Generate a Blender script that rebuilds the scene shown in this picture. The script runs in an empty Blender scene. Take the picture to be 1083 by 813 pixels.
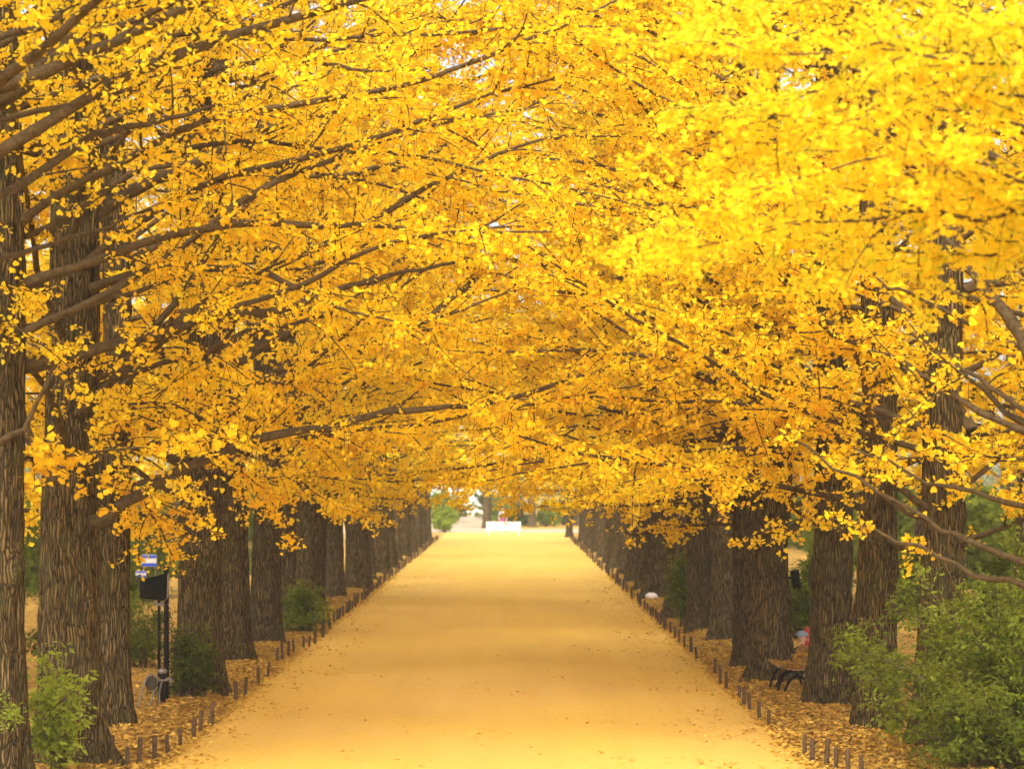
import bpy, math, random
import numpy as np
from mathutils import Vector

S = bpy.context.scene
COL = S.collection
R = math.radians
UP = np.array([0.0, 0.0, 1.0])

# ------------------------------------------------------------------ camera frame
FPX, CX, HY, CAMH = 2500.0, 540.0, 509.0, 3.0
def P(px, py, d):
    """photo pixel at distance d (metres along the avenue) -> place in the park"""
    return np.array([(px - CX) / FPX * d, d, CAMH - (py - HY) / FPX * d])
def GX(px, d):
    return (px - CX) / FPX * d

# ------------------------------------------------------------------ low level mesh helpers
def new_mesh(name, verts, loops, starts, mat, smooth=True, mat_idx=None):
    me = bpy.data.meshes.new(name)
    verts = np.ascontiguousarray(verts, dtype=np.float32)
    loops = np.ascontiguousarray(loops, dtype=np.int32)
    starts = np.ascontiguousarray(starts, dtype=np.int32)
    me.vertices.add(len(verts)); me.vertices.foreach_set('co', verts.ravel())
    me.loops.add(len(loops)); me.loops.foreach_set('vertex_index', loops)
    me.polygons.add(len(starts)); me.polygons.foreach_set('loop_start', starts)
    for m in (mat if isinstance(mat, (list, tuple)) else [mat]):
        me.materials.append(m)
    if mat_idx is not None:
        me.polygons.foreach_set('material_index', np.ascontiguousarray(mat_idx, dtype=np.int32))
    me.polygons.foreach_set('use_smooth', np.full(len(starts), smooth, dtype=bool))
    me.update(calc_edges=True)
    me.validate()
    return me

class MB:
    """collects polygons, builds ONE mesh object"""
    def __init__(self):
        self.v, self.l, self.s, self.n, self.nl = [], [], [], 0, 0
        self.attr = []
    def raw(self, verts, faces):
        verts = np.asarray(verts, dtype=float)
        self.v.append(verts)
        for f in faces:
            self.s.append(np.array([self.nl])); self.l.append(np.asarray(f) + self.n); self.nl += len(f)
        self.n += len(verts)
    def quads(self, verts, q):
        verts = np.asarray(verts, dtype=float); q = np.asarray(q)
        self.v.append(verts); self.l.append((q + self.n).ravel())
        k = q.shape[1]
        self.s.append(self.nl + np.arange(len(q)) * k)
        self.nl += q.size; self.n += len(verts)
    def box(self, c, size, rz=0.0, ry=0.0, rx=0.0, bevel=0.0):
        x, y, z = np.array(size) / 2.0
        if bevel > 0:
            b = min(bevel, x * .45, y * .45, z * .45)
            prof = [(-x, -y + b), (-x + b, -y), (x - b, -y), (x, -y + b), (x, y - b), (x - b, y), (-x + b, y), (-x, y - b)]
            V = []
            for zz, k in ((-z, b), (-z + b, 0), (z - b, 0), (z, b)):
                for (a, c2) in prof:
                    V.append((a * (1 - k / x), c2 * (1 - k / y), zz))
            F = []
            for r in range(3):
                for i in range(8):
                    j = (i + 1) % 8
                    F.append((r * 8 + i, r * 8 + j, r * 8 + 8 + j, r * 8 + 8 + i))
            F.append(tuple(range(7, -1, -1))); F.append(tuple(range(24, 32)))
        else:
            V = [(-x, -y, -z), (x, -y, -z), (x, y, -z), (-x, y, -z), (-x, -y, z), (x, -y, z), (x, y, z), (-x, y, z)]
            F = [(0, 3, 2, 1), (4, 5, 6, 7), (0, 1, 5, 4), (1, 2, 6, 5), (2, 3, 7, 6), (3, 0, 4, 7)]
        V = np.array(V)
        for ang, (i, j) in ((rx, (1, 2)), (ry, (2, 0)), (rz, (0, 1))):
            if ang:
                c_, s_ = math.cos(ang), math.sin(ang)
                a, b2 = V[:, i].copy(), V[:, j].copy()
                V[:, i] = a * c_ - b2 * s_; V[:, j] = a * s_ + b2 * c_
        self.raw(V + np.array(c), F)
    def tube(self, pts, rad, sides=8, cap=True):
        V, q = tube_arrays(np.asarray(pts, float)[None], np.asarray(rad, float)[None], sides)
        n0 = self.n
        self.quads(V, q)
        if cap:
            m = len(pts)
            self.s.append(np.array([self.nl])); self.l.append(n0 + (m - 1) * sides + np.arange(sides)); self.nl += sides
            self.s.append(np.array([self.nl])); self.l.append(n0 + np.arange(sides)[::-1]); self.nl += sides
    def mesh(self, name, mat, smooth=True):
        return new_mesh(name, np.concatenate(self.v), np.concatenate(self.l), np.concatenate(self.s), mat, smooth)
    def build(self, name, mat, parent=None, smooth=False):
        return link(name, self.mesh(name, mat, smooth), parent)

def tube_arrays(Pt, Rd, sides):
    """Pt (n,m,3) polylines, Rd (n,m) radii -> verts, quads of n tubes"""
    n, m, _ = Pt.shape
    T = np.empty_like(Pt)
    T[:, 1:-1] = Pt[:, 2:] - Pt[:, :-2]; T[:, 0] = Pt[:, 1] - Pt[:, 0]; T[:, -1] = Pt[:, -1] - Pt[:, -2]
    T /= np.linalg.norm(T, axis=2, keepdims=True) + 1e-9
    ref = np.where(np.abs(T[:, :1, 2:3]) > 0.85, np.array([1.0, 0.1, 0.0]), UP)
    ref = np.broadcast_to(ref, T.shape)
    B = np.cross(T, ref); B /= np.linalg.norm(B, axis=2, keepdims=True) + 1e-9
    N = np.cross(B, T)
    a = np.arange(sides) / sides * 2 * np.pi
    V = Pt[:, :, None] + Rd[:, :, None, None] * (np.cos(a)[None, None, :, None] * B[:, :, None] + np.sin(a)[None, None, :, None] * N[:, :, None])
    V = V.reshape(-1, 3)
    i = np.arange(n)[:, None, None] * m * sides; r = np.arange(m - 1)[None, :, None] * sides
    k = np.arange(sides)[None, None]; k2 = (k + 1) % sides
    q = np.stack(np.broadcast_arrays(i + r + k, i + r + k2, i + r + sides + k2, i + r + sides + k), -1).reshape(-1, 4)
    return V, q

def link(name, me, parent=None):
    o = bpy.data.objects.new(name, me); COL.objects.link(o)
    if parent is not None: o.parent = parent
    return o
def tag(o, label=None, cat=None, group=None, kind=None):
    if label: o['label'] = label
    if cat: o['category'] = cat
    if group: o['group'] = group
    if kind: o['kind'] = kind
    return o
def empty(name, loc, label, cat, group=None, rz=0.0):
    o = bpy.data.objects.new(name, None); COL.objects.link(o)
    o.location = loc; o.rotation_euler = (0, 0, rz); o.empty_display_size = .2
    return tag(o, label, cat, group)
KIDS = {}
def copy_tree(o, parent=None):
    c = o.copy(); COL.objects.link(c)
    if parent is not None: c.parent = parent
    for ch in o.children: copy_tree(ch, c)
    return c
ORD = ['', 'first', 'second', 'third', 'fourth', 'fifth', 'sixth', 'seventh', 'eighth', 'ninth', 'tenth', 'eleventh', 'twelfth']
def ordinal(n):
    if n <= 12: return ORD[n]
    return '%d%s' % (n, 'th' if 10 <= n % 100 <= 20 else {1: 'st', 2: 'nd', 3: 'rd'}.get(n % 10, 'th'))

# ------------------------------------------------------------------ materials
def mat_new(name):
    m = bpy.data.materials.new(name); m.use_nodes = True
    nt = m.node_tree; nt.nodes.clear()
    out = nt.nodes.new('ShaderNodeOutputMaterial')
    return m, nt, out
def ramp(nt, fac, stops):
    r = nt.nodes.new('ShaderNodeValToRGB'); e = r.color_ramp.elements
    while len(e) < len(stops): e.new(.5)
    for k, (p, c) in enumerate(stops):
        e[k].position = p; e[k].color = (*c, 1)
    nt.links.new(fac, r.inputs[0]); return r.outputs[0]
def noise(nt, vec, scale, detail=3.0, rough=.55, dist=0.0):
    n = nt.nodes.new('ShaderNodeTexNoise')
    n.inputs['Scale'].default_value = scale; n.inputs['Detail'].default_value = detail
    n.inputs['Roughness'].default_value = rough; n.inputs['Distortion'].default_value = dist
    if vec is not None: nt.links.new(vec, n.inputs['Vector'])
    return n.outputs['Fac']
def mapping(nt, scale, coord='Object'):
    tc = nt.nodes.new('ShaderNodeTexCoord'); mp = nt.nodes.new('ShaderNodeMapping')
    mp.inputs['Scale'].default_value = scale
    nt.links.new(tc.outputs[coord], mp.inputs['Vector']); return mp.outputs[0]
def mixc(nt, fac, a, b, mode='MIX'):
    m = nt.nodes.new('ShaderNodeMix'); m.data_type = 'RGBA'; m.blend_type = mode
    for sock, v in ((m.inputs[0], fac), (m.inputs[6], a), (m.inputs[7], b)):
        if hasattr(v, 'is_output'): nt.links.new(v, sock)
        elif isinstance(v, (int, float)): sock.default_value = v
        else: sock.default_value = (*v, 1)
    return m.outputs[2]
def math_n(nt, op, a, b=0.0):
    m = nt.nodes.new('ShaderNodeMath'); m.operation = op
    for k, v in ((0, a), (1, b)):
        if hasattr(v, 'is_output'): nt.links.new(v, m.inputs[k])
        else: m.inputs[k].default_value = v
    return m.outputs[0]
def bump(nt, h, strength, dist):
    b = nt.nodes.new('ShaderNodeBump'); b.inputs['Strength'].default_value = strength; b.inputs['Distance'].default_value = dist
    nt.links.new(h, b.inputs['Height']); return b.outputs[0]
def principled(nt, out, color, rough=.6, metal=0.0, normal=None, spec=.35):
    p = nt.nodes.new('ShaderNodeBsdfPrincipled')
    if hasattr(color, 'is_output'): nt.links.new(color, p.inputs['Base Color'])
    else: p.inputs['Base Color'].default_value = (*color, 1)
    if hasattr(rough, 'is_output'): nt.links.new(rough, p.inputs['Roughness'])
    else: p.inputs['Roughness'].default_value = rough
    p.inputs['Metallic'].default_value = metal
    p.inputs['Specular IOR Level'].default_value = spec
    if normal is not None: nt.links.new(normal, p.inputs['Normal'])
    nt.links.new(p.outputs[0], out.inputs[0]); return p

def leaf_material(name, stops, trans, tstops=None, gloss=.03):
    """per-leaf 'tint' attribute picks the leaf's own colour; thin translucent blade"""
    m, nt, out = mat_new(name)
    at = nt.nodes.new('ShaderNodeAttribute'); at.attribute_name = 'tint'
    oi = nt.nodes.new('ShaderNodeObjectInfo')
    sh = math_n(nt, 'MULTIPLY', math_n(nt, 'SUBTRACT', oi.outputs['Random'], .5), .12)
    fac = math_n(nt, 'ADD', at.outputs['Fac'], sh)
    c = ramp(nt, fac, stops)
    d = nt.nodes.new('ShaderNodeBsdfDiffuse'); t = nt.nodes.new('ShaderNodeBsdfTranslucent')
    nt.links.new(c, d.inputs[0])
    tc = ramp(nt, fac, tstops) if tstops else c
    nt.links.new(tc, t.inputs[0])
    mx = nt.nodes.new('ShaderNodeMixShader'); mx.inputs[0].default_value = trans
    nt.links.new(d.outputs[0], mx.inputs[1]); nt.links.new(t.outputs[0], mx.inputs[2])
    nt.links.new(mx.outputs[0], out.inputs[0]); return m

YST = [(0.0, (.86, .53, .014)), (.28, (.91, .635, .018)), (.55, (.93, .71, .024)), (.8, (.84, .70, .035)), (1.0, (.46, .58, .04))]
YTR = [(0.0, (.93, .60, .014)), (.28, (.96, .705, .018)), (.55, (.96, .785, .024)), (.8, (.90, .77, .03)), (1.0, (.56, .68, .04))]
M_GINKGO = leaf_material('ginkgo_leaf', YST, .5, YTR)
M_GREEN = leaf_material('green_leaf', [(0, (.045, .06, .012)), (.5, (.14, .18, .022)), (1, (.27, .34, .04))], .45,
                        [(0, (.08, .11, .014)), (.5, (.24, .30, .025)), (1, (.42, .50, .04))])
M_FALLEN = leaf_material('fallen_leaf', [(0, (.24, .13, .04)), (.35, (.44, .26, .05)), (.7, (.60, .38, .06)), (1, (.72, .50, .10))], .12)

def bark_material(name, dark, light, moss=.0):
    m, nt, out = mat_new(name)
    v = mapping(nt, (1, 1, 1))
    warp = nt.nodes.new('ShaderNodeTexNoise'); warp.inputs['Scale'].default_value = 2.2; warp.inputs['Detail'].default_value = 3
    nt.links.new(v, warp.inputs['Vector'])
    vm = nt.nodes.new('ShaderNodeVectorMath'); vm.operation = 'MULTIPLY_ADD'
    nt.links.new(warp.outputs['Color'], vm.inputs[0]); vm.inputs[1].default_value = (.13, .13, .4); nt.links.new(v, vm.inputs[2])
    mp = nt.nodes.new('ShaderNodeMapping'); mp.inputs['Scale'].default_value = (36, 36, 2.7)
    nt.links.new(vm.outputs[0], mp.inputs['Vector'])
    vo = nt.nodes.new('ShaderNodeTexVoronoi'); vo.feature = 'DISTANCE_TO_EDGE'; vo.inputs['Scale'].default_value = 1.0
    nt.links.new(mp.outputs[0], vo.inputs['Vector'])
    mp2 = nt.nodes.new('ShaderNodeMapping'); mp2.inputs['Scale'].default_value = (60, 60, 5)
    nt.links.new(vm.outputs[0], mp2.inputs['Vector'])
    n1 = noise(nt, mp2.outputs[0], 1.0, 5, .65)
    big = noise(nt, v, 1.3, 3, .6)
    h = math_n(nt, 'ADD', math_n(nt, 'MULTIPLY', math_n(nt, 'MINIMUM', vo.outputs['Distance'], .34), 1.9), math_n(nt, 'MULTIPLY', n1, .55))
    mid = tuple((a * .45 + b * .55) for a, b in zip(dark, light))
    c = ramp(nt, h, [(.28, dark), (.62, mid), (1.05, light)])
    c = mixc(nt, ramp(nt, big, [(.35, (0, 0, 0)), (.7, (1, 1, 1))]), c, (.86, .80, .62), 'MULTIPLY')
    if moss:
        mm = noise(nt, v, 2.7, 4, .6)
        c = mixc(nt, ramp(nt, mm, [(.52, (0, 0, 0)), (.75, (moss, moss, moss))]), c, (.10, .105, .035))
    oi = nt.nodes.new('ShaderNodeObjectInfo')
    c = mixc(nt, oi.outputs['Random'], c, mixc(nt, 1.0, c, (1.25, 1.22, 1.22), 'MULTIPLY'))
    gr = math_n(nt, 'FRACT', math_n(nt, 'MULTIPLY', oi.outputs['Random'], 7.31))
    c = mixc(nt, math_n(nt, 'MULTIPLY', gr, .35), c, mixc(nt, 1.0, c, (.92, 1.0, 1.02), 'MULTIPLY'))
    principled(nt, out, c, .92, normal=bump(nt, h, 1.0, .05), spec=.12)
    return m
M_BARK = bark_material('trunk_bark', (.019, .013, .0055), (.215, .152, .063), .55)
M_BARK2 = bark_material('pale_trunk_bark', (.025, .018, .008), (.25, .185, .09), .35)
def limb_material(name, a, b):
    m, nt, out = mat_new(name)
    v = mapping(nt, (1, 1, 1))
    n = noise(nt, v, 16, 6, .7); n2 = noise(nt, v, 75, 3, .6)
    h = math_n(nt, 'ADD', math_n(nt, 'MULTIPLY', n, .7), math_n(nt, 'MULTIPLY', n2, .3))
    c = ramp(nt, h, [(.32, a), (.68, b)])
    principled(nt, out, c, .9, normal=bump(nt, h, 1.0, .035), spec=.12)
    return m
M_LIMB = limb_material('limb_bark', (.030, .020, .009), (.15, .102, .045))
M_TWIG = limb_material('twig_bark', (.05, .03, .015), (.20, .13, .07))

def flat_mat(name, color, rough=.6, metal=0.0, var=.25, scale=12, bump_s=.15, spec=.35):
    m, nt, out = mat_new(name)
    n = noise(nt, mapping(nt, (1, 1, 1)), scale, 4, .6)
    c = ramp(nt, n, [(.3, tuple(x * (1 - var) for x in color)), (.7, tuple(min(1, x * (1 + var * .6)) for x in color))])
    principled(nt, out, c, rough, metal, normal=bump(nt, n, bump_s, .01), spec=spec); return m
M_BLACK = flat_mat('black_plastic', (.004, .004, .005), .85, spec=.12)
M_IRON = flat_mat('dark_cast_iron', (.008, .006, .005), .8, spec=.15)
M_GREY = flat_mat('galvanised_tube', (.24, .22, .20), .5, .3)
M_WHITE = flat_mat('white_paint', (.62, .60, .56), .5, var=.06)
M_SLAT = flat_mat('weathered_slat', (.34, .20, .075), .7, var=.4, scale=22)
M_STAKE = flat_mat('stake_wood', (.10, .06, .028), .9, var=.55, scale=28, bump_s=.6)
M_STAKETOP = flat_mat('stake_cut_end', (.17, .11, .055), .9, var=.5, scale=40)
M_BAG = flat_mat('white_bag', (.72, .72, .72), .45, var=.1)
M_NAVY = flat_mat('navy_cloth', (.020, .024, .045), .9)
M_CAP = flat_mat('pale_blue_cloth', (.20, .26, .36), .9)
M_SKIN = flat_mat('skin', (.62, .40, .28), .55, var=.05)
M_LIP = flat_mat('lips', (.38, .15, .12), .6)
M_HAIR = flat_mat('dark_hair', (.016, .012, .010), .5)
M_SHIRT = flat_mat('white_cloth', (.28, .30, .36), .9, var=.08)
M_MAGENTA = flat_mat('magenta_cloth', (.24, .05, .13), .9)
M_RED = flat_mat('red_plastic', (.45, .02, .015), .45, var=.1)
M_BLUE = flat_mat('blue_paint', (.03, .09, .55), .5, var=.1)
M_WALL = flat_mat('pale_render', (.55, .54, .42), .8, var=.06, scale=2)
M_GLASS = flat_mat('pale_window_glass', (.35, .45, .45), .15, var=.1)
M_SHOE = flat_mat('dark_shoe', (.02, .018, .016), .6)

def ground_mat(name, path):
    m, nt, out = mat_new(name)
    v = mapping(nt, (1, 1, 1))
    vl = nt.nodes.new('ShaderNodeTexVoronoi'); vl.inputs['Scale'].default_value = 19; vl.inputs['Randomness'].default_value = 1
    nt.links.new(v, vl.inputs['Vector'])
    sep = nt.nodes.new('ShaderNodeSeparateColor'); nt.links.new(vl.outputs['Color'], sep.inputs[0])
    leaf = ramp(nt, sep.outputs[0], [(0, (.20, .11, .035)), (.4, (.40, .24, .05)), (.75, (.54, .34, .06)), (1, (.64, .43, .09))])
    n1 = noise(nt, v, .55, 5, .6); n2 = noise(nt, v, 7, 4, .6); n3 = noise(nt, v, 90, 3, .6)
    if path:
        sand = ramp(nt, n2, [(.25, (.69, .465, .11)), (.75, (.77, .53, .145))])
        mp = nt.nodes.new('ShaderNodeMapping'); mp.inputs['Scale'].default_value = (.22, .16, 1)
        nt.links.new(v, mp.inputs['Vector'])
        n4 = noise(nt, mp.outputs[0], 1.0, 3, .5, .6)
        patch = ramp(nt, math_n(nt, 'ADD', math_n(nt, 'MULTIPLY', n4, .75), math_n(nt, 'MULTIPLY', n1, .3)), [(.40, (0, 0, 0)), (.62, (1, 1, 1))])
        c = mixc(nt, math_n(nt, 'MULTIPLY', patch, .55), sand, mixc(nt, .9, leaf, (.80, .54, .085)))
        mpt = nt.nodes.new('ShaderNodeMapping'); mpt.inputs['Scale'].default_value = (1.9, .10, 1)
        nt.links.new(v, mpt.inputs['Vector'])
        worn = noise(nt, mpt.outputs[0], 1.0, 4, .6, .4)
        c = mixc(nt, ramp(nt, worn, [(.38, (.55, .55, .55)), (.62, (0, 0, 0))]), c, mixc(nt, 1.0, c, (.92, .89, .83), 'MULTIPLY'))
        c = mixc(nt, ramp(nt, n3, [(.35, (.5, .5, .5)), (.6, (0, 0, 0))]), c, mixc(nt, 1.0, c, (.86, .83, .76), 'MULTIPLY'))
        # single fallen leaves, denser towards both edges
        sx = nt.nodes.new('ShaderNodeSeparateXYZ'); nt.links.new(v, sx.inputs[0])
        ax = math_n(nt, 'ABSOLUTE', math_n(nt, 'ADD', sx.outputs[0], .27))
        edge = ramp(nt, math_n(nt, 'DIVIDE', ax, 4.0), [(.45, (0, 0, 0)), (.88, (1, 1, 1))])
        thr = math_n(nt, 'SUBTRACT', 1.06, math_n(nt, 'MULTIPLY', edge, .5))
        pick = math_n(nt, 'GREATER_THAN', math_n(nt, 'ADD', math_n(nt, 'MULTIPLY', sep.outputs[1], .8), math_n(nt, 'MULTIPLY', n1, .25)), thr)
        c = mixc(nt, math_n(nt, 'MULTIPLY', pick, .42), c, ramp(nt, sep.outputs[0], [(0, (.46, .26, .05)), (.5, (.64, .40, .055)), (1, (.74, .50, .08))]))
        h = math_n(nt, 'ADD', n3, math_n(nt, 'MULTIPLY', n2, .6))
        principled(nt, out, c, .95, normal=bump(nt, h, .35, .02), spec=.1)
    else:
        soil = ramp(nt, n2, [(.3, (.16, .085, .03)), (.75, (.34, .19, .06))])
        f = ramp(nt, math_n(nt, 'ADD', math_n(nt, 'MULTIPLY', n1, .6), math_n(nt, 'MULTIPLY', sep.outputs[2], .45)), [(.28, (0, 0, 0)), (.42, (1, 1, 1))])
        c = mixc(nt, f, soil, leaf)
        principled(nt, out, c, .95, normal=bump(nt, math_n(nt, 'ADD', vl.outputs['Distance'], n2), .6, .03), spec=.1)
    return m
M_GROUND = ground_mat('leaf_littered_ground', False)
M_PATH = ground_mat('sandy_path', True)
M_CROSS = flat_mat('grey_tan_paving', (.40, .31, .20), .95, var=.25, scale=3)

# ------------------------------------------------------------------ leaves
def unit(a):
    return a / (np.linalg.norm(a, axis=-1, keepdims=True) + 1e-9)
def leaves_mesh(name, pos, axis, nrm, size, tint, mat, kind='fan'):
    n = len(pos)
    axis = unit(axis); nrm = unit(nrm - axis * np.sum(nrm * axis, 1, keepdims=True)); side = np.cross(axis, nrm)
    if kind == 'fan':       # ginkgo blade: stalk end, two wing corners, scalloped rim with a notch, folded along the middle
        tpl = np.array([(0, 0, 0), (.50, .50, .10), (.36, .92, .13), (0, .84, 0), (-.36, .92, .13), (-.50, .50, .10)])
        q = np.array([(0, 1, 2, 3), (0, 3, 4, 5)])
    elif kind == 'kite':
        tpl = np.array([(0, 0, 0), (.52, .62, .08), (0, .98, 0), (-.52, .62, .08)])
        q = np.array([(0, 1, 2, 3)])
    else:                   # narrow leaflet
        tpl = np.array([(0, 0, 0), (.21, .45, .05), (0, 1, 0), (-.21, .45, .05)])
        q = np.array([(0, 1, 2, 3)])
    k = len(tpl)
    V = pos[:, None] + size[:, None, None] * (tpl[None, :, 0, None] * side[:, None] + tpl[None, :, 1, None] * axis[:, None] + tpl[None, :, 2, None] * nrm[:, None])
    Q = (np.arange(n)[:, None, None] * k + q[None]).reshape(-1, 4)
    me = bpy.data.meshes.new(name)
    me.vertices.add(n * k); me.vertices.foreach_set('co', V.astype(np.float32).ravel())
    me.loops.add(Q.size); me.loops.foreach_set('vertex_index', Q.astype(np.int32).ravel())
    me.polygons.add(len(Q)); me.polygons.foreach_set('loop_start', (np.arange(len(Q)) * 4).astype(np.int32))
    me.materials.append(mat)
    at = me.attributes.new('tint', 'FLOAT', 'FACE')
    at.data.foreach_set('value', np.repeat(tint, len(q)).astype(np.float32))
    me.update(calc_edges=True)
    return me

# ------------------------------------------------------------------ trees
def smooth_line(pts, step):
    """Catmull-Rom through the given points, resampled"""
    p = np.asarray(pts, float)
    p = np.vstack([2 * p[0] - p[1], p, 2 * p[-1] - p[-2]])
    out = []
    for i in range(1, len(p) - 2):
        L = np.linalg.norm(p[i + 1] - p[i]); m = max(2, int(L / step))
        t = np.arange(m)[:, None] / m
        a, b, c, d = p[i - 1], p[i], p[i + 1], p[i + 2]
        out.append(.5 * (2 * b + (c - a) * t + (2 * a - 5 * b + 4 * c - d) * t ** 2 + (3 * b - a - 3 * c + d) * t ** 3))
    out.append(p[-2][None])
    return np.vstack(out)

def grow_limb(g, start, az, elev, length, r0, bend=0.0, wob=.09):
    n = max(6, int(length / .3)); step = length / n
    d = np.array([math.cos(az) * math.cos(elev), math.sin(az) * math.cos(elev), math.sin(elev)])
    pts = [np.array(start, float)]
    for k in range(n):
        d = d + g.normal(0, wob, 3) * np.array([1, 1, .8]) + UP * bend * step
        d /= np.linalg.norm(d)
        pts.append(pts[-1] + d * step)
    pts = np.array(pts)
    t = np.linspace(0, 1, len(pts))
    return pts, r0 * (1 - t) ** .75 + .006

def trunk_mesh(g, r, H, sides, lean=(0, 0), burl=False, rows_step=.16):
    rows = int(H / rows_step)
    z = np.concatenate([np.linspace(-.12, 1.2, 14), np.linspace(1.3, H, rows)])
    a = np.arange(sides) / sides * 2 * np.pi
    A, Z = np.meshgrid(a, z)
    nl = g.integers(5, 8); ph = g.uniform(0, 6.28, 8)
    prof = r * (1 - .55 * np.clip(Z / H, 0, 1)) 
    zz = np.clip(Z, 0, 9)
    lobes = .5 + .5 * np.cos(nl * A + ph[0] + .6 * np.sin(Z * .8))
    flare = (.10 + (.80 if burl else .46) * lobes * (.6 + .4 * np.cos(2 * A + ph[1]))) * np.exp(-zz / .27) + .10 * np.exp(-zz / 1.1)
    rad = prof * (1 + flare)
    # fluting and bark ridges in the silhouette
    rad = rad * (1 + .045 * np.cos(nl * A + ph[0] + .25 * Z) + .03 * np.cos(2 * A + ph[2] + .5 * Z))
    w = A + .10 * np.sin(2.3 * Z + ph[3]) + .06 * np.sin(5.1 * Z + ph[4] + 3 * A) + .03 * np.sin(13 * Z + 5 * A)
    kk = max(13, int(r * 55))
    rid = np.abs(np.sin(kk * .5 * w + .8 * np.sin(1.7 * Z + 2 * A))) ** .6
    rad = rad + (rid - .6) * .034 * np.clip(r / .3, .5, 1.2) + g.normal(0, .004, rad.shape)
    for _ in range(7 if burl else 4):
        ba, bz = g.uniform(0, 6.28), g.uniform(.8, 3.2)
        da = np.angle(np.exp(1j * (A - ba)))
        rad = rad + g.uniform(.03, .10) * np.exp(-(da / .35) ** 2 - ((Z - bz) / .16) ** 2)
    cx = lean[0] * Z + .05 * np.sin(Z * .7 + ph[5]) * np.clip(Z / 3, 0, 1)
    cy = lean[1] * Z + .05 * np.sin(Z * .6 + ph[6]) * np.clip(Z / 3, 0, 1)
    V = np.stack([cx + rad * np.cos(A), cy + rad * np.sin(A), Z], -1).reshape(-1, 3)
    nr = len(z)
    rr = np.arange(nr - 1)[:, None] * sides; k = np.arange(sides)[None]; k2 = (k + 1) % sides
    q = np.stack(np.broadcast_arrays(rr + k, rr + k2, rr + sides + k2, rr + sides + k), -1).reshape(-1, 4)
    mb = MB(); mb.quads(V, q)
    mb.s.append(np.array([mb.nl])); mb.l.append((nr - 1) * sides + np.arange(sides)); mb.nl += sides
    return mb.mesh('trunk', M_BARK)

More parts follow.
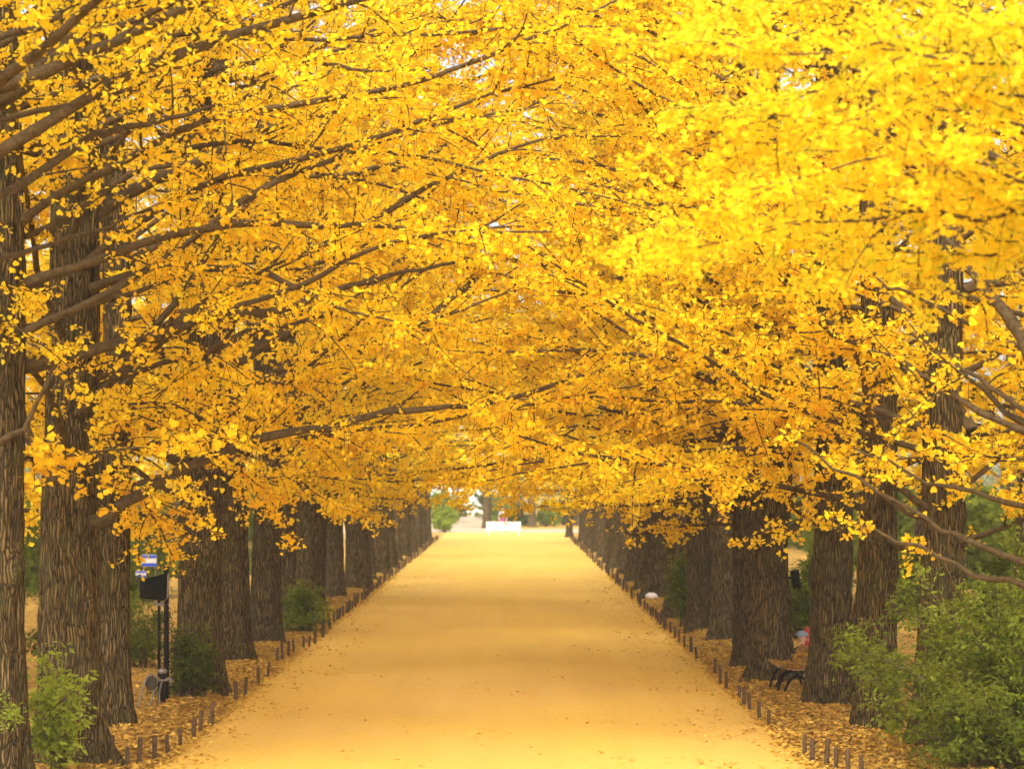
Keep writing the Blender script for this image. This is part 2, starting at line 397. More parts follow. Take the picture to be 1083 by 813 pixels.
def foliage_from_limbs(g, limbs, leaf, dens, sub_gap, sub_len, tint0, tint_sd, spurs=3, zmin=1.9, zmax=99, toward=None):
    """limbs: list of (pts, radii, bare share, leafiness).  Returns per limb wood arrays and all the leaves."""
    wood, LP, LA, LT = [], [], [], []
    def low(p):     # lowest leaves: near the trunks they hang lower than over the middle of the path
        if toward is None: return np.full(len(p), zmin)
        return zmin + .20 * np.clip(p[:, 0] * math.cos(toward) + p[:, 1] * math.sin(toward) - 1.0, 0, 4)
    for (pts, rad, bare, full) in limbs:
        seg = np.linalg.norm(np.diff(pts, axis=0), axis=1); cum = np.concatenate([[0], np.cumsum(seg)]); L = cum[-1]
        ns = max(2, int(L * (1 - bare) / sub_gap * full))
        s = np.sort(g.uniform(L * bare, L, ns))
        def at(arr, s): return np.stack([np.interp(s, cum, arr[:, k]) for k in range(3)], -1)
        p0 = at(pts, s); T = unit(at(pts, np.minimum(s + .12, L)) - at(pts, np.maximum(s - .12, 0)))
        B = unit(np.cross(T, UP)); sg = np.where(np.arange(ns) % 2 == 0, 1.0, -1.0)
        ang = np.radians(g.uniform(28, 72, ns))
        d = unit(T * np.cos(ang)[:, None] + B * (sg * np.sin(ang))[:, None] + UP * g.normal(.10, .28, ns)[:, None])
        ln = sub_len * (1.15 - .7 * s / L) * g.uniform(.45, 1.25, ns)
        tt = np.linspace(0, 1, 5)
        curl = g.normal(-.12, .22, ns)
        side2 = g.normal(0, .12, (ns, 3))
        SP = p0[:, None] + d[:, None] * (tt[None, :, None] * ln[:, None, None]) + (UP * curl[:, None] + side2)[:, None] * ((tt ** 2)[None, :, None] * ln[:, None, None])
        r0 = np.minimum(np.interp(s, cum, rad) * .55, .004 + .008 * ln)
        SR = r0[:, None] * (1 - .75 * tt[None]) + .0015
        # twigs
        nt_ = 5
        ti = g.uniform(.12, 1, (ns, nt_))
        i0 = np.clip((ti * 4).astype(int), 0, 3); fr = ti * 4 - i0
        ar = np.arange(ns)[:, None]
        q0 = SP[ar, i0] * (1 - fr)[..., None] + SP[ar, i0 + 1] * fr[..., None]
        st = unit(SP[ar, i0 + 1] - SP[ar, i0])
        rnd = g.normal(0, 1, (ns, nt_, 3)); rnd[..., 2] *= .55
        hang = (g.random((ns, nt_)) < .16)[..., None]
        td = unit(np.where(hang, np.array([0, 0, -1.0]) + rnd * .2, st * .8 + unit(rnd) * .9))
        tl = g.uniform(.16, .52, (ns, nt_)) * np.clip(ln, .5, 1.3)[:, None]
        TP = np.stack([q0, q0 + td * (tl * .5)[..., None], q0 + td * tl[..., None] + UP * g.normal(-.02, .04, (ns, nt_, 1))], 2).reshape(-1, 3, 3)
        TR = np.broadcast_to(np.array([.0038, .0026, .0012]), (ns * nt_, 3))
        if toward is not None:      # no bare twigs hanging under the foliage
            ok = SP[:, :, 2].min(1) > low(SP[:, -1]) - .05
            okt = TP[:, :, 2].min(1) > low(TP[:, -1]) - .05
        else:
            ok = np.ones(len(SP), bool); okt = np.ones(len(TP), bool)
        wood.append((SP[ok], SR[ok], TP[okt], TR[okt]))
        # leaf spurs along subs, twigs and the outer limb
        base = tint0 + g.normal(0, tint_sd)
        for poly, Ls in ((SP, ln), (TP, tl.ravel())):
            cnt = np.maximum(1, (Ls * dens * 3 / spurs).astype(int)); idx = np.repeat(np.arange(len(Ls)), cnt)
            t = g.uniform(.05 if poly is TP else .12, 1.0, len(idx)); m = poly.shape[1] - 1
            a = np.clip((t * m).astype(int), 0, m - 1); f = (t * m - a)[:, None]
            pp = poly[idx, a] * (1 - f) + poly[idx, a + 1] * f
            k = spurs
            pp = np.repeat(pp, k, 0); bt = np.repeat(base + g.normal(0, .07, len(Ls))[idx], k)
            LP.append(pp); LT.append(bt)
        cnt = int(L * (1 - bare) * dens * .5 * full ** 2)
        sp = g.uniform(L * (bare + .1), L, cnt)
        pp = np.repeat(at(pts, sp), spurs, 0); LP.append(pp); LT.append(np.full(len(pp), base))
    pos = np.concatenate(LP); tint = np.concatenate(LT)
    n = len(pos)
    ax = g.normal(0, 1, (n, 3)); ax[:, 2] = ax[:, 2] * .55 - .28; ax = unit(ax)
    pos = pos + ax * g.uniform(.008, .045, n)[:, None]
    nr = g.normal(0, .62, (n, 3)) + UP * .75
    size = leaf * g.uniform(.5, 1.28, n)
    tint = np.clip(tint + g.normal(0, .10, n), 0.0, 1.0)
    keep = (pos[:, 2] > low(pos) + g.normal(0, .12, n)) & (pos[:, 2] < zmax)
    return wood, pos[keep], ax[keep], nr[keep], size[keep], tint[keep]

def make_tree(name, loc, label, group, seed, r=.3, H=11, sides=56, custom=(), nlimb=26, zlo=2.5, zhi=10.0, toward=0.0,
              leaf=.070, dens=15, sub_gap=.22, sub_len=1.05, tint0=.42, tint_sd=.07, kind='fan', lean=(0, 0),
              merged=False, zmin=1.95, len_path=6.7, len_out=4.8, twig_sides=3, burl=False, spurs=5, zmax=99, bark=None, droop=0.0, high=1.0):
    """toward: azimuth of the path.  custom: limbs given as (world points, start radius, end radius)"""
    g = np.random.default_rng(seed)
    root = empty(name, loc, label, 'tree', group)
    loc = np.array(loc, float)
    tm = trunk_mesh(g, r, H, sides, lean, burl)
    if bark: tm.materials[0] = bark
    link('trunk', tm, root)
    limbs = []
    for c in custom:
        w = smooth_line(c[0], .22) - loc
        w = w + g.normal(0, .014, w.shape) + np.cumsum(g.normal(0, .006, w.shape), 0)
        t = np.linspace(0, 1, len(w))
        limbs.append((w, (c[1] * (1 - t) + c[2] * t) * .78, *(c[3:] or (.36, .28))))
    nc = len(limbs)
    for k in range(nlimb):
        f = (k + .5) / nlimb
        z = zlo + (zhi - zlo) * f ** 1.12 + g.normal(0, .15)
        az = toward + (g.normal(0, .75) if g.random() < .62 else g.uniform(1.2, 5.1))
        facing = .5 + .5 * math.cos(az - toward)
        ln = (len_out + (len_path - len_out) * facing) * g.uniform(.72, 1.08) * (1 - .10 * f ** 1.6)
        if f > .42: ln *= high
        el = R(g.uniform(8, 34) + 13 * f ** 1.5) 
        rr = max(.022, g.uniform(.022, .046) * (r / .3) * (1.15 - .5 * f))
        cx = lean[0] * z; cy = lean[1] * z
        lim = grow_limb(g, (cx + .6 * r * math.cos(az), cy + .6 * r * math.sin(az), z), az, el, ln, rr, bend=g.uniform(-.075, .025) - (droop if f < .4 else 0))
        limbs.append((*lim, .16, 1.0))
    cut = []
    for k, (w, rad_, b_, dn_) in enumerate(limbs):
        if k >= nc:
            lo = zmin + .22 + .20 * np.clip(w[:, 0] * math.cos(toward) + w[:, 1] * math.sin(toward) - 1.0, 0, 4)
            bad = np.nonzero(w[:, 2] < lo)[0]; bad = bad[bad > 2]
            if len(bad):
                m_ = max(4, bad[0]); w = w[:m_]; rad_ = rad_[:m_] * np.linspace(1, .35, m_)
        cut.append((w, rad_, b_, dn_))
    limbs = cut
    wood, pos, ax, nr, size, tint = foliage_from_limbs(g, limbs, leaf, dens, sub_gap, sub_len, tint0, tint_sd, spurs, zmin=zmin, zmax=zmax, toward=toward)
    all_mb = MB()
    for i, ((pts, rad, _, _), (SP, SR, TP, TR)) in enumerate(zip(limbs, wood)):
        mb = all_mb if merged else MB()
        sd = 10 if i < nc else 7
        cumd = np.concatenate([[0], np.cumsum(np.linalg.norm(np.diff(pts, axis=0), axis=1))])
        rad = rad * (1 + .4 * np.exp(-cumd / .25)) * (1 + g.normal(0, .07, len(rad)))
        V, q = tube_arrays(pts[None], rad[None], sd if not merged else 5)
        if not merged: V = V + g.normal(0, 1, V.shape) * np.repeat(rad, sd)[:, None] * .045
        mb.quads(V, q)
        V, q = tube_arrays(SP, SR, 4 if not merged else 3); mb.quads(V, q)
        if not merged:
            V, q = tube_arrays(TP, TR, twig_sides); mb.quads(V, q)
            link('branch', mb.mesh('branch', M_LIMB), root)
    if merged:
        link('branches', all_mb.mesh('branches', M_LIMB), root)
    me = leaves_mesh('crown', pos, ax, nr, size, tint, M_GINKGO, kind)
    link('crown', me, root)
    make_tree.total += len(pos)
    return root
make_tree.total = 0

LEFT, RIGHT = 'ginkgos of the row left of the path', 'ginkgos of the row right of the path'
ground_z = 0.0
def TP_(px, d): return (GX(px, d), d, 0.0)

# --- limbs that the photograph shows, each led from its own trunk through the air
def L_(*pts): return [P(*p) for p in pts]
near = []
# tree just outside the left side
l0 = (-4.75, 18.6, 0)
near.append(make_tree('ginkgo_tree', l0, 'ginkgo trunk outside the view, its very thick limb rising across the upper left corner', LEFT, 117, r=.34, H=10.5,
    custom=[
      ([np.array([-4.72, 18.6, 4.6])] + L_((-40, 150, 18.8), (0, 112, 19.0), (50, 70, 19.3), (105, 28, 19.6), (165, -18, 19.9), (240, -70, 20.3)), .155, .05),
      ([np.array([-4.7, 18.6, 4.4])] + L_((-30, 225, 18.9), (10, 203, 19.2), (77, 160, 19.8), (105, 142, 20.2), (180, 127, 20.9), (240, 112, 21.6)), .07, .018),
      ([np.array([-4.72, 18.6, 5.0])] + L_((-30, 140, 18.8), (17, 123, 19.1), (110, 98, 19.9), (160, 79, 20.5), (215, 62, 21.2)), .05, .014),
      ([np.array([-4.72, 18.6, 5.7])] + L_((-20, 50, 18.7), (40, 32, 19.1), (80, 5, 19.5), (120, -30, 19.9)), .05, .02),
      ([np.array([-4.7, 18.6, 3.7])] + L_((-30, 300, 19.0), (0, 275, 19.3), (60, 258, 20), (120, 238, 20.8), (180, 212, 21.6)), .045, .014),
    ], nlimb=14, zlo=5.1, zhi=9.8, leaf=.050, dens=13))
l1 = (-4.88, 22.5, 0)
near.append(make_tree('ginkgo_tree', l1, 'foremost grey ginkgo trunk cut by the left edge, with long pale lower limbs', LEFT, 12, r=.275, H=11,
    custom=[
      ([np.array([-4.86, 22.5, 4.05])] + L_((20, 387, 22.62), (63, 378, 22.7), (116, 365, 22.9), (163, 353, 23.2), (206, 341, 23.5), (283, 331, 24.0), (332, 316, 24.4), (400, 298, 25), (430, 290, 25.4), (480, 278, 26)), .10, .02),
      ([np.array([-4.86, 22.5, 4.35])] + L_((10, 355, 22.6), (40, 341, 22.7), (63, 330, 22.9), (123, 313, 23.3), (160, 303, 23.6), (206, 287, 24), (266, 275, 24.6)), .055, .016),
      ([np.array([-4.86, 22.5, 3.3])] + L_((5, 465, 22.3), (25, 452, 22.2), (38, 425, 22.2), (52, 395, 22.3), (75, 365, 22.6)), .045, .018),
      ([np.array([-4.86, 22.5, 5.6])] + L_((30, 250, 22.6), (90, 215, 23), (133, 192, 23.4), (173, 160, 23.9), (233, 135, 24.6), (300, 118, 25.2)), .05, .016),
      ([np.array([-4.86, 22.5, 6.3])] + L_((60, 150, 22.8), (173, 97, 23.8), (233, 73, 24.3), (283, 57, 24.8), (320, 30, 25.2), (365, -5, 25.8)), .06, .02),
      ([np.array([-4.86, 22.5, 6.2])] + L_((80, 165, 23), (200, 104, 24), (270, 92, 24.6), (310, 72, 25), (360, 53, 25.5), (387, 35, 25.8), (443, 23, 26.4)), .055, .018),
    ], nlimb=20, zlo=3.9, zhi=10.5, leaf=.050, dens=13))
l2 = (-4.58, 24.6, 0)
near.append(make_tree('ginkgo_tree', l2, 'broad dark ginkgo trunk behind a small green shrub, sending one long branch across the path', LEFT, 13, r=.322, H=11.5, burl=True,
    custom=[
      (L_((72, 560, 24.6), (112, 545, 24.5), (150, 520, 24.6), (200, 495, 24.7), (250, 472, 24.9), (300, 462, 25.1), (350, 455, 25.4), (400, 442, 25.7), (430, 437, 25.9), (480, 433, 26.2), (515, 430, 26.4), (560, 417, 26.7), (600, 406, 27), (640, 393, 27.2), (667, 382, 27.4), (690, 355, 27.7)), .085, .014, .2, .42),
      (L_((80, 505, 24.6), (105, 480, 24.2), (140, 478, 24.0), (185, 500, 23.9), (210, 530, 23.9)), .03, .006, .25, 1.3),
      (L_((80, 470, 24.6), (110, 440, 24.3), (160, 425, 24.2), (215, 440, 24.2), (260, 470, 24.3)), .03, .006, .22, 1.2),
      (L_((75, 545, 24.6), (55, 500, 24.4), (35, 465, 24.3), (22, 430, 24.3), (10, 380, 24.4)), .085, .05),
      (L_((85, 420, 24.6), (150, 395, 25), (215, 372, 25.5), (262, 352, 25.9), (330, 340, 26.5), (400, 300, 27.2)), .05, .014),
      (L_((80, 240, 24.7), (133, 203, 25.3), (180, 187, 25.8), (213, 170, 26.1), (253, 147, 26.6), (293, 128, 27), (357, 113, 27.8), (420, 95, 28.4)), .105, .02),
    ], nlimb=24, zlo=2.9, zhi=11.3, leaf=.050, dens=15))
l3 = (-4.79, 28.5, 0)
near.append(make_tree('ginkgo_tree', l3, 'slimmer straight ginkgo trunk beside the black loudspeaker pole', LEFT, 14, r=.215, H=11.5,
    custom=[
      (L_((122, 470, 28.5), (190, 440, 28.6), (255, 415, 28.8), (330, 376, 29.2), (400, 362, 29.6), (450, 338, 30), (480, 312, 30.3), (517, 285, 30.7)), .07, .05),
      (L_((122, 525, 28.5), (140, 520, 28.1), (162, 545, 27.9), (178, 575, 27.8), (186, 600, 27.8)), .03, .006, .2, 1.6),
      (L_((122, 490, 28.5), (160, 470, 28.2), (220, 480, 28.1), (262, 505, 28.1), (290, 530, 28.2)), .03, .006, .2, 1.4),
      (L_((120, 285, 28.6), (220, 231, 29.5), (263, 211, 29.9), (300, 193, 30.3), (367, 188, 31), (410, 177, 31.4), (470, 160, 32), (516, 135, 32.5), (560, 116, 33), (596, 96, 33.5)), .06, .014),
    ], nlimb=36, zlo=2.5, zhi=12, leaf=.054, dens=22))
l4 = (-4.36, 33.2, 0)
near.append(make_tree('ginkgo_tree', l4, 'wide ginkgo trunk with flared roots behind the dark low shrub', LEFT, 15, r=.30, H=12, burl=True,
    custom=[
      (L_((210, 440, 33.2), (196, 405, 33.1), (239, 386, 33.4), (276, 366, 33.8), (319, 340, 34.2), (360, 313, 34.7), (430, 270, 35.4)), .15, .05),
      (L_((212, 560, 33.2), (250, 530, 33.4), (285, 495, 33.8), (320, 470, 34.3), (370, 455, 35)), .07, .016),
      ([np.array([-4.3, 33.2, 7.2]), np.array([-2.6, 33.8, 8.5]), np.array([-.8, 34.5, 9.4]), np.array([1.0, 35.2, 9.9])], .045, .01, .15, 1.4),
      ([np.array([-4.3, 33.2, 8.0]), np.array([-2.4, 35.0, 9.6]), np.array([-.6, 36.5, 10.6]), np.array([.8, 38.0, 11.0])], .045, .01, .15, 1.4),
      (L_((212, 530, 33.2), (250, 505, 33), (300, 505, 32.9), (340, 525, 33), (365, 545, 33.2)), .03, .006, .2, 1.3),
    ], nlimb=36, zlo=2.3, zhi=12.3, leaf=.057, dens=21))

# right side
r0a = (4.45, 13.2, 0)
def spray(z, *pts):
    return ([np.array([4.3, 13.2, z])] + L_(*pts), .020, .004, .10, 1.15)
near.append(make_tree('ginkgo_tree', r0a, 'nearest ginkgo, trunk outside the view, lemon green leaves filling the upper right corner', RIGHT, 21, r=.3, H=10.5, toward=math.pi,
    custom=[
      ([np.array([4.3, 13.2, 4.2])] + L_((1120, 245, 13.4), (1083, 226, 13.5), (1032, 233, 13.6), (960, 225, 13.8), (880, 230, 14.1), (790, 240, 14.4), (700, 262, 14.7)), .030, .005, .15, 1.3),
      spray(4.6, (1130, 150, 13.3), (1050, 125, 13.4), (980, 120, 13.5), (900, 125, 13.8), (820, 150, 14), (740, 190, 14.3)),
      spray(4.9, (1130, 70, 13.3), (1040, 20, 13.6), (950, 5, 13.9), (880, -10, 14.2), (800, 0, 14.5)),
      spray(4.4, (1130, 200, 13.2), (1050, 175, 13.0), (960, 160, 13.0), (870, 185, 13.1), (780, 210, 13.3), (720, 250, 13.5)),
      spray(4.9, (1130, 80, 12.9), (1010, 65, 12.8), (930, 50, 12.8), (840, 60, 12.9), (760, 50, 13.2), (700, 60, 13.5)),
      spray(4.7, (1130, 110, 13.6), (1010, 90, 14.4), (930, 80, 15.0), (850, 95, 15.6), (770, 120, 16.2)),
      spray(4.3, (1130, 220, 13.8), (1030, 190, 14.6), (950, 195, 15.2), (860, 215, 15.9), (760, 240, 16.5), (690, 290, 17)),
      spray(5.0, (1120, 40, 14.0), (1000, 30, 15.0), (900, 25, 15.8), (800, 40, 16.5), (720, 20, 17)),
      spray(4.0, (1130, 275, 13.6), (1050, 262, 14.2), (960, 270, 14.8), (880, 285, 15.4)),
    ], nlimb=16, zlo=5.7, zhi=9.5, leaf=.040, dens=36, tint0=.76, tint_sd=.17, zmin=3.75, len_path=5.2, len_out=3.6))
near.append(make_tree('ginkgo_tree', (-4.95, 13.0, 0), 'ginkgo added left of the path nearer than any trunk in view, shading leaves beyond', LEFT, 10, r=.3, H=10,
    nlimb=15, zlo=6.0, zhi=9.5, leaf=.052, dens=18, zmin=5.7))  # tree added outside the frame: its high crown dims the bright left leaves
near.append(make_tree('ginkgo_tree', (4.7, 8.0, 0), 'ginkgo added right of the path nearer than any trunk in view, shading the lemon leaves', RIGHT, 9, r=.3, H=10, toward=math.pi,
    nlimb=14, zlo=5.4, zhi=9.3, leaf=.056, dens=15, zmin=5.2))  # added to keep the sun from behind off the nearest right leaves
near.append(make_tree('ginkgo_tree', (-4.9, 6.8, 0), 'ginkgo added left of the path close to the viewer, leaves high overhead shading the path', LEFT, 8, r=.3, H=10,
    nlimb=15, zlo=5.4, zhi=9.3, leaf=.06, dens=14, zmin=5.0))  # put in for its shade on the near path, trunk out of view
r0b = (4.72, 20.0, 0)
near.append(make_tree('ginkgo_tree', r0b, 'ginkgo trunk outside the view, its bundle of pale limbs sloping in from the right', RIGHT, 22, r=.33, H=10, toward=math.pi,
    custom=[
      ([np.array([4.7, 20.0, 3.15])] + L_((1110, 470, 20.2), (1083, 456, 20.3), (1038, 438, 20.7), (1005, 417, 21.1), (975, 396, 21.5), (951, 381, 21.9), (915, 368, 22.4)), .05, .02),
      ([np.array([4.7, 20.0, 3.2])] + L_((1110, 462, 20.3), (1083, 449, 20.5), (1055, 425, 20.9), (1028, 403, 21.3), (995, 378, 21.9), (960, 350, 22.5)), .045, .018),
      ([np.array([4.7, 20.0, 3.35])] + L_((1110, 445, 20.1), (1083, 434, 20.2), (1055, 416, 20.6), (1032, 397, 20.9), (1000, 372, 21.4), (970, 340, 21.9)), .04, .018),
      ([np.array([4.7, 20.0, 4.0])] + L_((1110, 350, 20.2), (1083, 334, 20.5), (1048, 324, 20.9), (1005, 310, 21.4), (968, 310, 21.9), (941, 307, 22.2), (928, 291, 22.5), (901, 272, 22.9)), .035, .012),
      ([np.array([4.7, 20.0, 3.6])] + L_((1088, 372, 20.2), (1075, 347, 20.4), (1052, 316, 20.8), (1035, 290, 21.2), (1000, 250, 21.8)), .09, .04),
      ([np.array([4.7, 20.0, 2.05])] + L_((1110, 622, 20.2), (1083, 619, 20.4), (1049, 615, 20.8), (1008, 599, 21.2), (968, 580, 21.7), (928, 563, 22.2), (880, 545, 22.8)), .045, .014),
      ([np.array([4.7, 20.0, 2.2])] + L_((1110, 605, 20.3), (1083, 597, 20.6), (1029, 575, 21.1), (995, 562, 21.5), (961, 543, 21.9), (925, 522, 22.4), (881, 498, 22.9), (854, 474, 23.3), (824, 462, 23.7)), .045, .012),
      ([np.array([4.7, 20.0, 2.75])] + L_((1110, 550, 20.4), (1083, 536, 20.7), (1032, 518, 21.3), (985, 510, 21.8), (955, 493, 22.2), (905, 470, 22.8)), .042, .012),
    ], nlimb=6, zlo=5.2, zhi=9, leaf=.050, dens=22, tint0=.46))
r1 = (4.72, 26.2, 0)
near.append(make_tree('ginkgo_tree', r1, 'dark leaning ginkgo trunk rising from behind the big green shrub', RIGHT, 23, r=.25, H=11, toward=math.pi, lean=(.028, 0),
    custom=[
      (L_((1010, 480, 26.2), (1028, 451, 26.1), (1010, 430, 26.3), (988, 424, 26.7), (970, 405, 27.2), (952, 385, 27.7)), .11, .045),
      (L_((1012, 555, 26.2), (960, 545, 26.9), (930, 520, 27.5), (884, 490, 28.3)), .05, .014),
    ], nlimb=26, zlo=2.4, zhi=11, leaf=.052, dens=23, tint0=.45))
r2 = (4.45, 28.8, 0)
near.append(make_tree('ginkgo_tree', r2, 'rough brown ginkgo trunk showing just left of the big green shrub', RIGHT, 24, r=.255, H=11, toward=math.pi,
    custom=[
      (L_((930, 520, 28.8), (884, 454, 29.6), (837, 431, 30.3), (804, 414, 30.8), (774, 395, 31.4), (740, 385, 32)), .045, .012),
      (L_((925, 570, 28.8), (970, 585, 28.3), (1010, 602, 27.9)), .05, .035),
    ], nlimb=28, zlo=2.4, zhi=12, leaf=.054, dens=22))
r3 = (4.33, 32.0, 0)
near.append(make_tree('ginkgo_tree', r3, 'tall ginkgo trunk standing directly in front of the wooden bench back', RIGHT, 25, r=.28, H=11.5, toward=math.pi,
    custom=[
      (L_((880, 480, 32), (850, 440, 32.4), (800, 418, 33), (760, 408, 33.5), (721, 405, 34), (693, 411, 34.3), (650, 433, 34.7), (606, 457, 35.1), (561, 489, 35.5)), .055, .010),
    ], nlimb=36, zlo=2.35, zhi=12, leaf=.057, dens=21))
r4 = (3.88, 35.2, 0)
near.append(make_tree('ginkgo_tree', r4, 'thick ginkgo trunk with a root flare, behind the free end of the wooden bench', RIGHT, 26, r=.275, H=12, toward=math.pi, burl=True,
    custom=[
      ([np.array([3.8, 35.2, 7.2]), np.array([2.2, 36.0, 8.6]), np.array([.5, 36.8, 9.6]), np.array([-1.2, 37.6, 10.2])], .045, .01, .15, 1.4),
      ([np.array([3.8, 35.2, 8.0]), np.array([2.3, 33.6, 9.0]), np.array([.8, 32.2, 9.5]), np.array([-.8, 31.0, 9.6])], .045, .01, .15, 1.4),
      (L_((822, 570, 35.2), (845, 555, 35.1), (862, 535, 35.0), (875, 505, 34.9)), .09, .05),
    ], nlimb=36, zlo=2.3, zhi=12.3, leaf=.059, dens=20))

# --- middle distance and far: a few trees grown once, then copied
def parked(seed, **k):
    return make_tree('ginkgo_tree', (0, 0, 0), 'ginkgo', LEFT, seed, **k)
mid = [parked(31, high=.82, r=.26, H=13, nlimb=32, zhi=12.5, len_path=7.1, leaf=.076, dens=11, kind='fan', burl=True),
       parked(32, high=.82, r=.285, H=13.5, nlimb=32, zhi=12.3, len_path=7.1, leaf=.076, dens=11, kind='fan', tint0=.38),
       parked(33, high=.82, r=.24, H=12.5, nlimb=30, zhi=11.6, len_path=7.1, leaf=.076, dens=11, kind='fan', bark=M_BARK2)]
far = [parked(41, r=.265, H=14, sides=36, high=.58, nlimb=20, zhi=12.8, leaf=.105, dens=5.6, kind='kite', merged=True, spurs=3, zmin=1.7, droop=.04, tint0=.40, len_path=7.0),
       parked(42, r=.285, H=14, sides=36, high=.58, nlimb=20, zhi=12.8, leaf=.105, dens=5.6, kind='kite', merged=True, spurs=3, zmin=1.65, droop=.05, tint0=.36, len_path=7.0),
       parked(43, r=.24, H=13, sides=36, high=.58, nlimb=20, zhi=12, leaf=.105, dens=5.6, kind='kite', merged=True, spurs=3, zmin=1.7, droop=.04, tint0=.42, bark=M_BARK2, len_path=7.1)]
used = set()
rng = random.Random(5)
def place(src, x, d, label, group, rz, sc=1.0, zs=1.0):
    o = src
    if src.name in used:
        o = copy_tree(src)
    used.add(src.name)
    o.location = (x, d, 0); o.rotation_euler = (rng.gauss(0, .012), rng.gauss(0, .014), rz); o.scale = (sc, sc, sc * zs)
    tag(o, label, 'tree', group); return o

LROW = [(39.3, -4.58, 1.0, ''), (43.4, -4.5, .95, ''), (49.5, -4.75, 1.05, ''), (53.0, -4.6, 1.1, ''), (57, -4.75, .9, ''), (60.5, -4.5, 1.0, ''), (65.8, -4.25, 1.15, ''),
        (71.5, -4.35, .95, ''), (76.5, -4.25, 1.05, ''), (82, -4.2, .9, ''), (88, -4.35, 1.0, ''), (94, -4.3, 1.0, ''), (100, -4.3, 1.05, ''), (106, -4.25, .95, ''), (112, -4.3, 1, ''), (118, -4.25, 1, '')]
RROW = [(37.9, 3.82, .85, ''), (43.7, 3.98, 1.05, ''), (46.4, 3.72, .95, ''), (51.8, 3.72, 1.05, ''), (55.2, 3.85, .9, ''), (60.5, 3.72, 1.15, ''), (65, 3.75, 1.0, ''),
        (70, 3.7, .95, ''), (75.5, 3.72, 1.0, ''), (81, 3.65, 1.1, ''), (87, 3.72, .95, ''), (93, 3.68, 1, ''), (99, 3.7, 1, ''), (105, 3.68, 1.05, ''), (111, 3.7, .95, ''), (117, 3.68, 1, '')]
LOOK_L = {0: 'dark ginkgo trunk right of the low dark shrub', 1: 'ginkgo trunk just left of the round green bush by the stakes',
          2: 'pale ginkgo trunk half hidden behind the round green bush'}
LOOK_R = {0: 'ginkgo trunk tight behind the thick flared one by the bench', 1: 'broad mossy ginkgo trunk right of the narrow upright shrub',
          2: 'ginkgo trunk touching the narrow upright shrub on its right side', 3: 'ginkgo trunk immediately behind the narrow upright shrub'}
for row, look, side, grp in ((LROW, LOOK_L, 'left', LEFT), (RROW, LOOK_R, 'right', RIGHT)):
    for i, (d, x, sc, _) in enumerate(row):
        rz = (0 if side == 'left' else math.pi) + rng.uniform(-.45, .45)
        src = mid[(i + (side == 'right')) % 3] if d < 62 else far[(i * 2 + (side == 'right')) % 3]
        n_front = i + (5 if side == 'left' else 5)
        lab = look.get(i) or 'ginkgo trunk counted %s from the front in the %s row' % (ordinal(n_front), side)
        place(src, x, d, lab, grp, rz, sc, rng.uniform(.95, 1.06))
# outer rows, and the trees closing the far end
k = 0
for side, xs, word in (('left', -10.2, 'second'), ('right', 9.9, 'second'), ('left', -16.5, 'third'), ('right', 16.2, 'third')):
    for i, d in enumerate((29, 37, 45, 53, 62, 72, 84, 98, 113) if word == 'second' else (41, 56, 74, 95, 120)):
        src = mid[(i + k) % 3] if d < 45 else far[(i + k) % 3]
        place(src, xs + rng.uniform(-.7, .7), d + rng.uniform(-1.5, 1.5), 'yellow ginkgo in the %s row beyond the %s trunks, %s from the front' % (word, side, ordinal(i + 1)),
              'ginkgos of the %s row on the %s' % (word, side), rng.uniform(0, 6.28), rng.uniform(1.15, 1.3) if word == 'second' else rng.uniform(.95, 1.1))
        k += 1
place(far[1], GX(515, 152), 152, 'ginkgo with a dark trunk just left of the white bench, beyond it', 'trees beyond the crossing path', .4, .92)
place(far[2], GX(602, 127), 127, 'slender pale ginkgo trunk ending the right row', RIGHT, 2.9, .7)
place(mid[1], 8.3, 25.0, 'second row ginkgo just outside the view, its limbs reaching in behind the big shrub', 'ginkgos of the second row on the right', 3.3, 1.05)
place(mid[2], -8.7, 25.5, 'second row ginkgo just outside the view, its limbs reaching in behind the foremost trunk', 'ginkgos of the second row on the left', .2, 1.05)
for i, (x, d, sc) in enumerate(((-15, 165, 1.2), (-9.5, 172, 1.25), (1.42, 156, .95), (4.6, 160, 1.0), (9, 168, 1.2), (15, 165, 1.25), (-3.4, 247, 1.3), (-7.0, 243, 1.2), (-.6, 206, 1.15), (6.5, 185, 1.4), (0.5, 190, 1.35), (-14, 190, 1.4), (13, 195, 1.4))):
    lab = {6: 'yellow tree rising straight behind the pale building', 7: 'yellow tree behind the left corner of the pale building', 2: 'ginkgo with a dark trunk standing alone behind the white bench', 3: 'ginkgo closing the avenue just right of the lone dark trunk'}.get(i, 'yellow tree beyond the crossing path, %s from the left' % ordinal([1, 2, 0, 0, 9, 11, 5, 4, 6, 8, 7, 3, 10][i]))
    place(far[i % 3], x, d, lab, 'trees beyond the crossing path', rng.uniform(0, 6.28), sc)

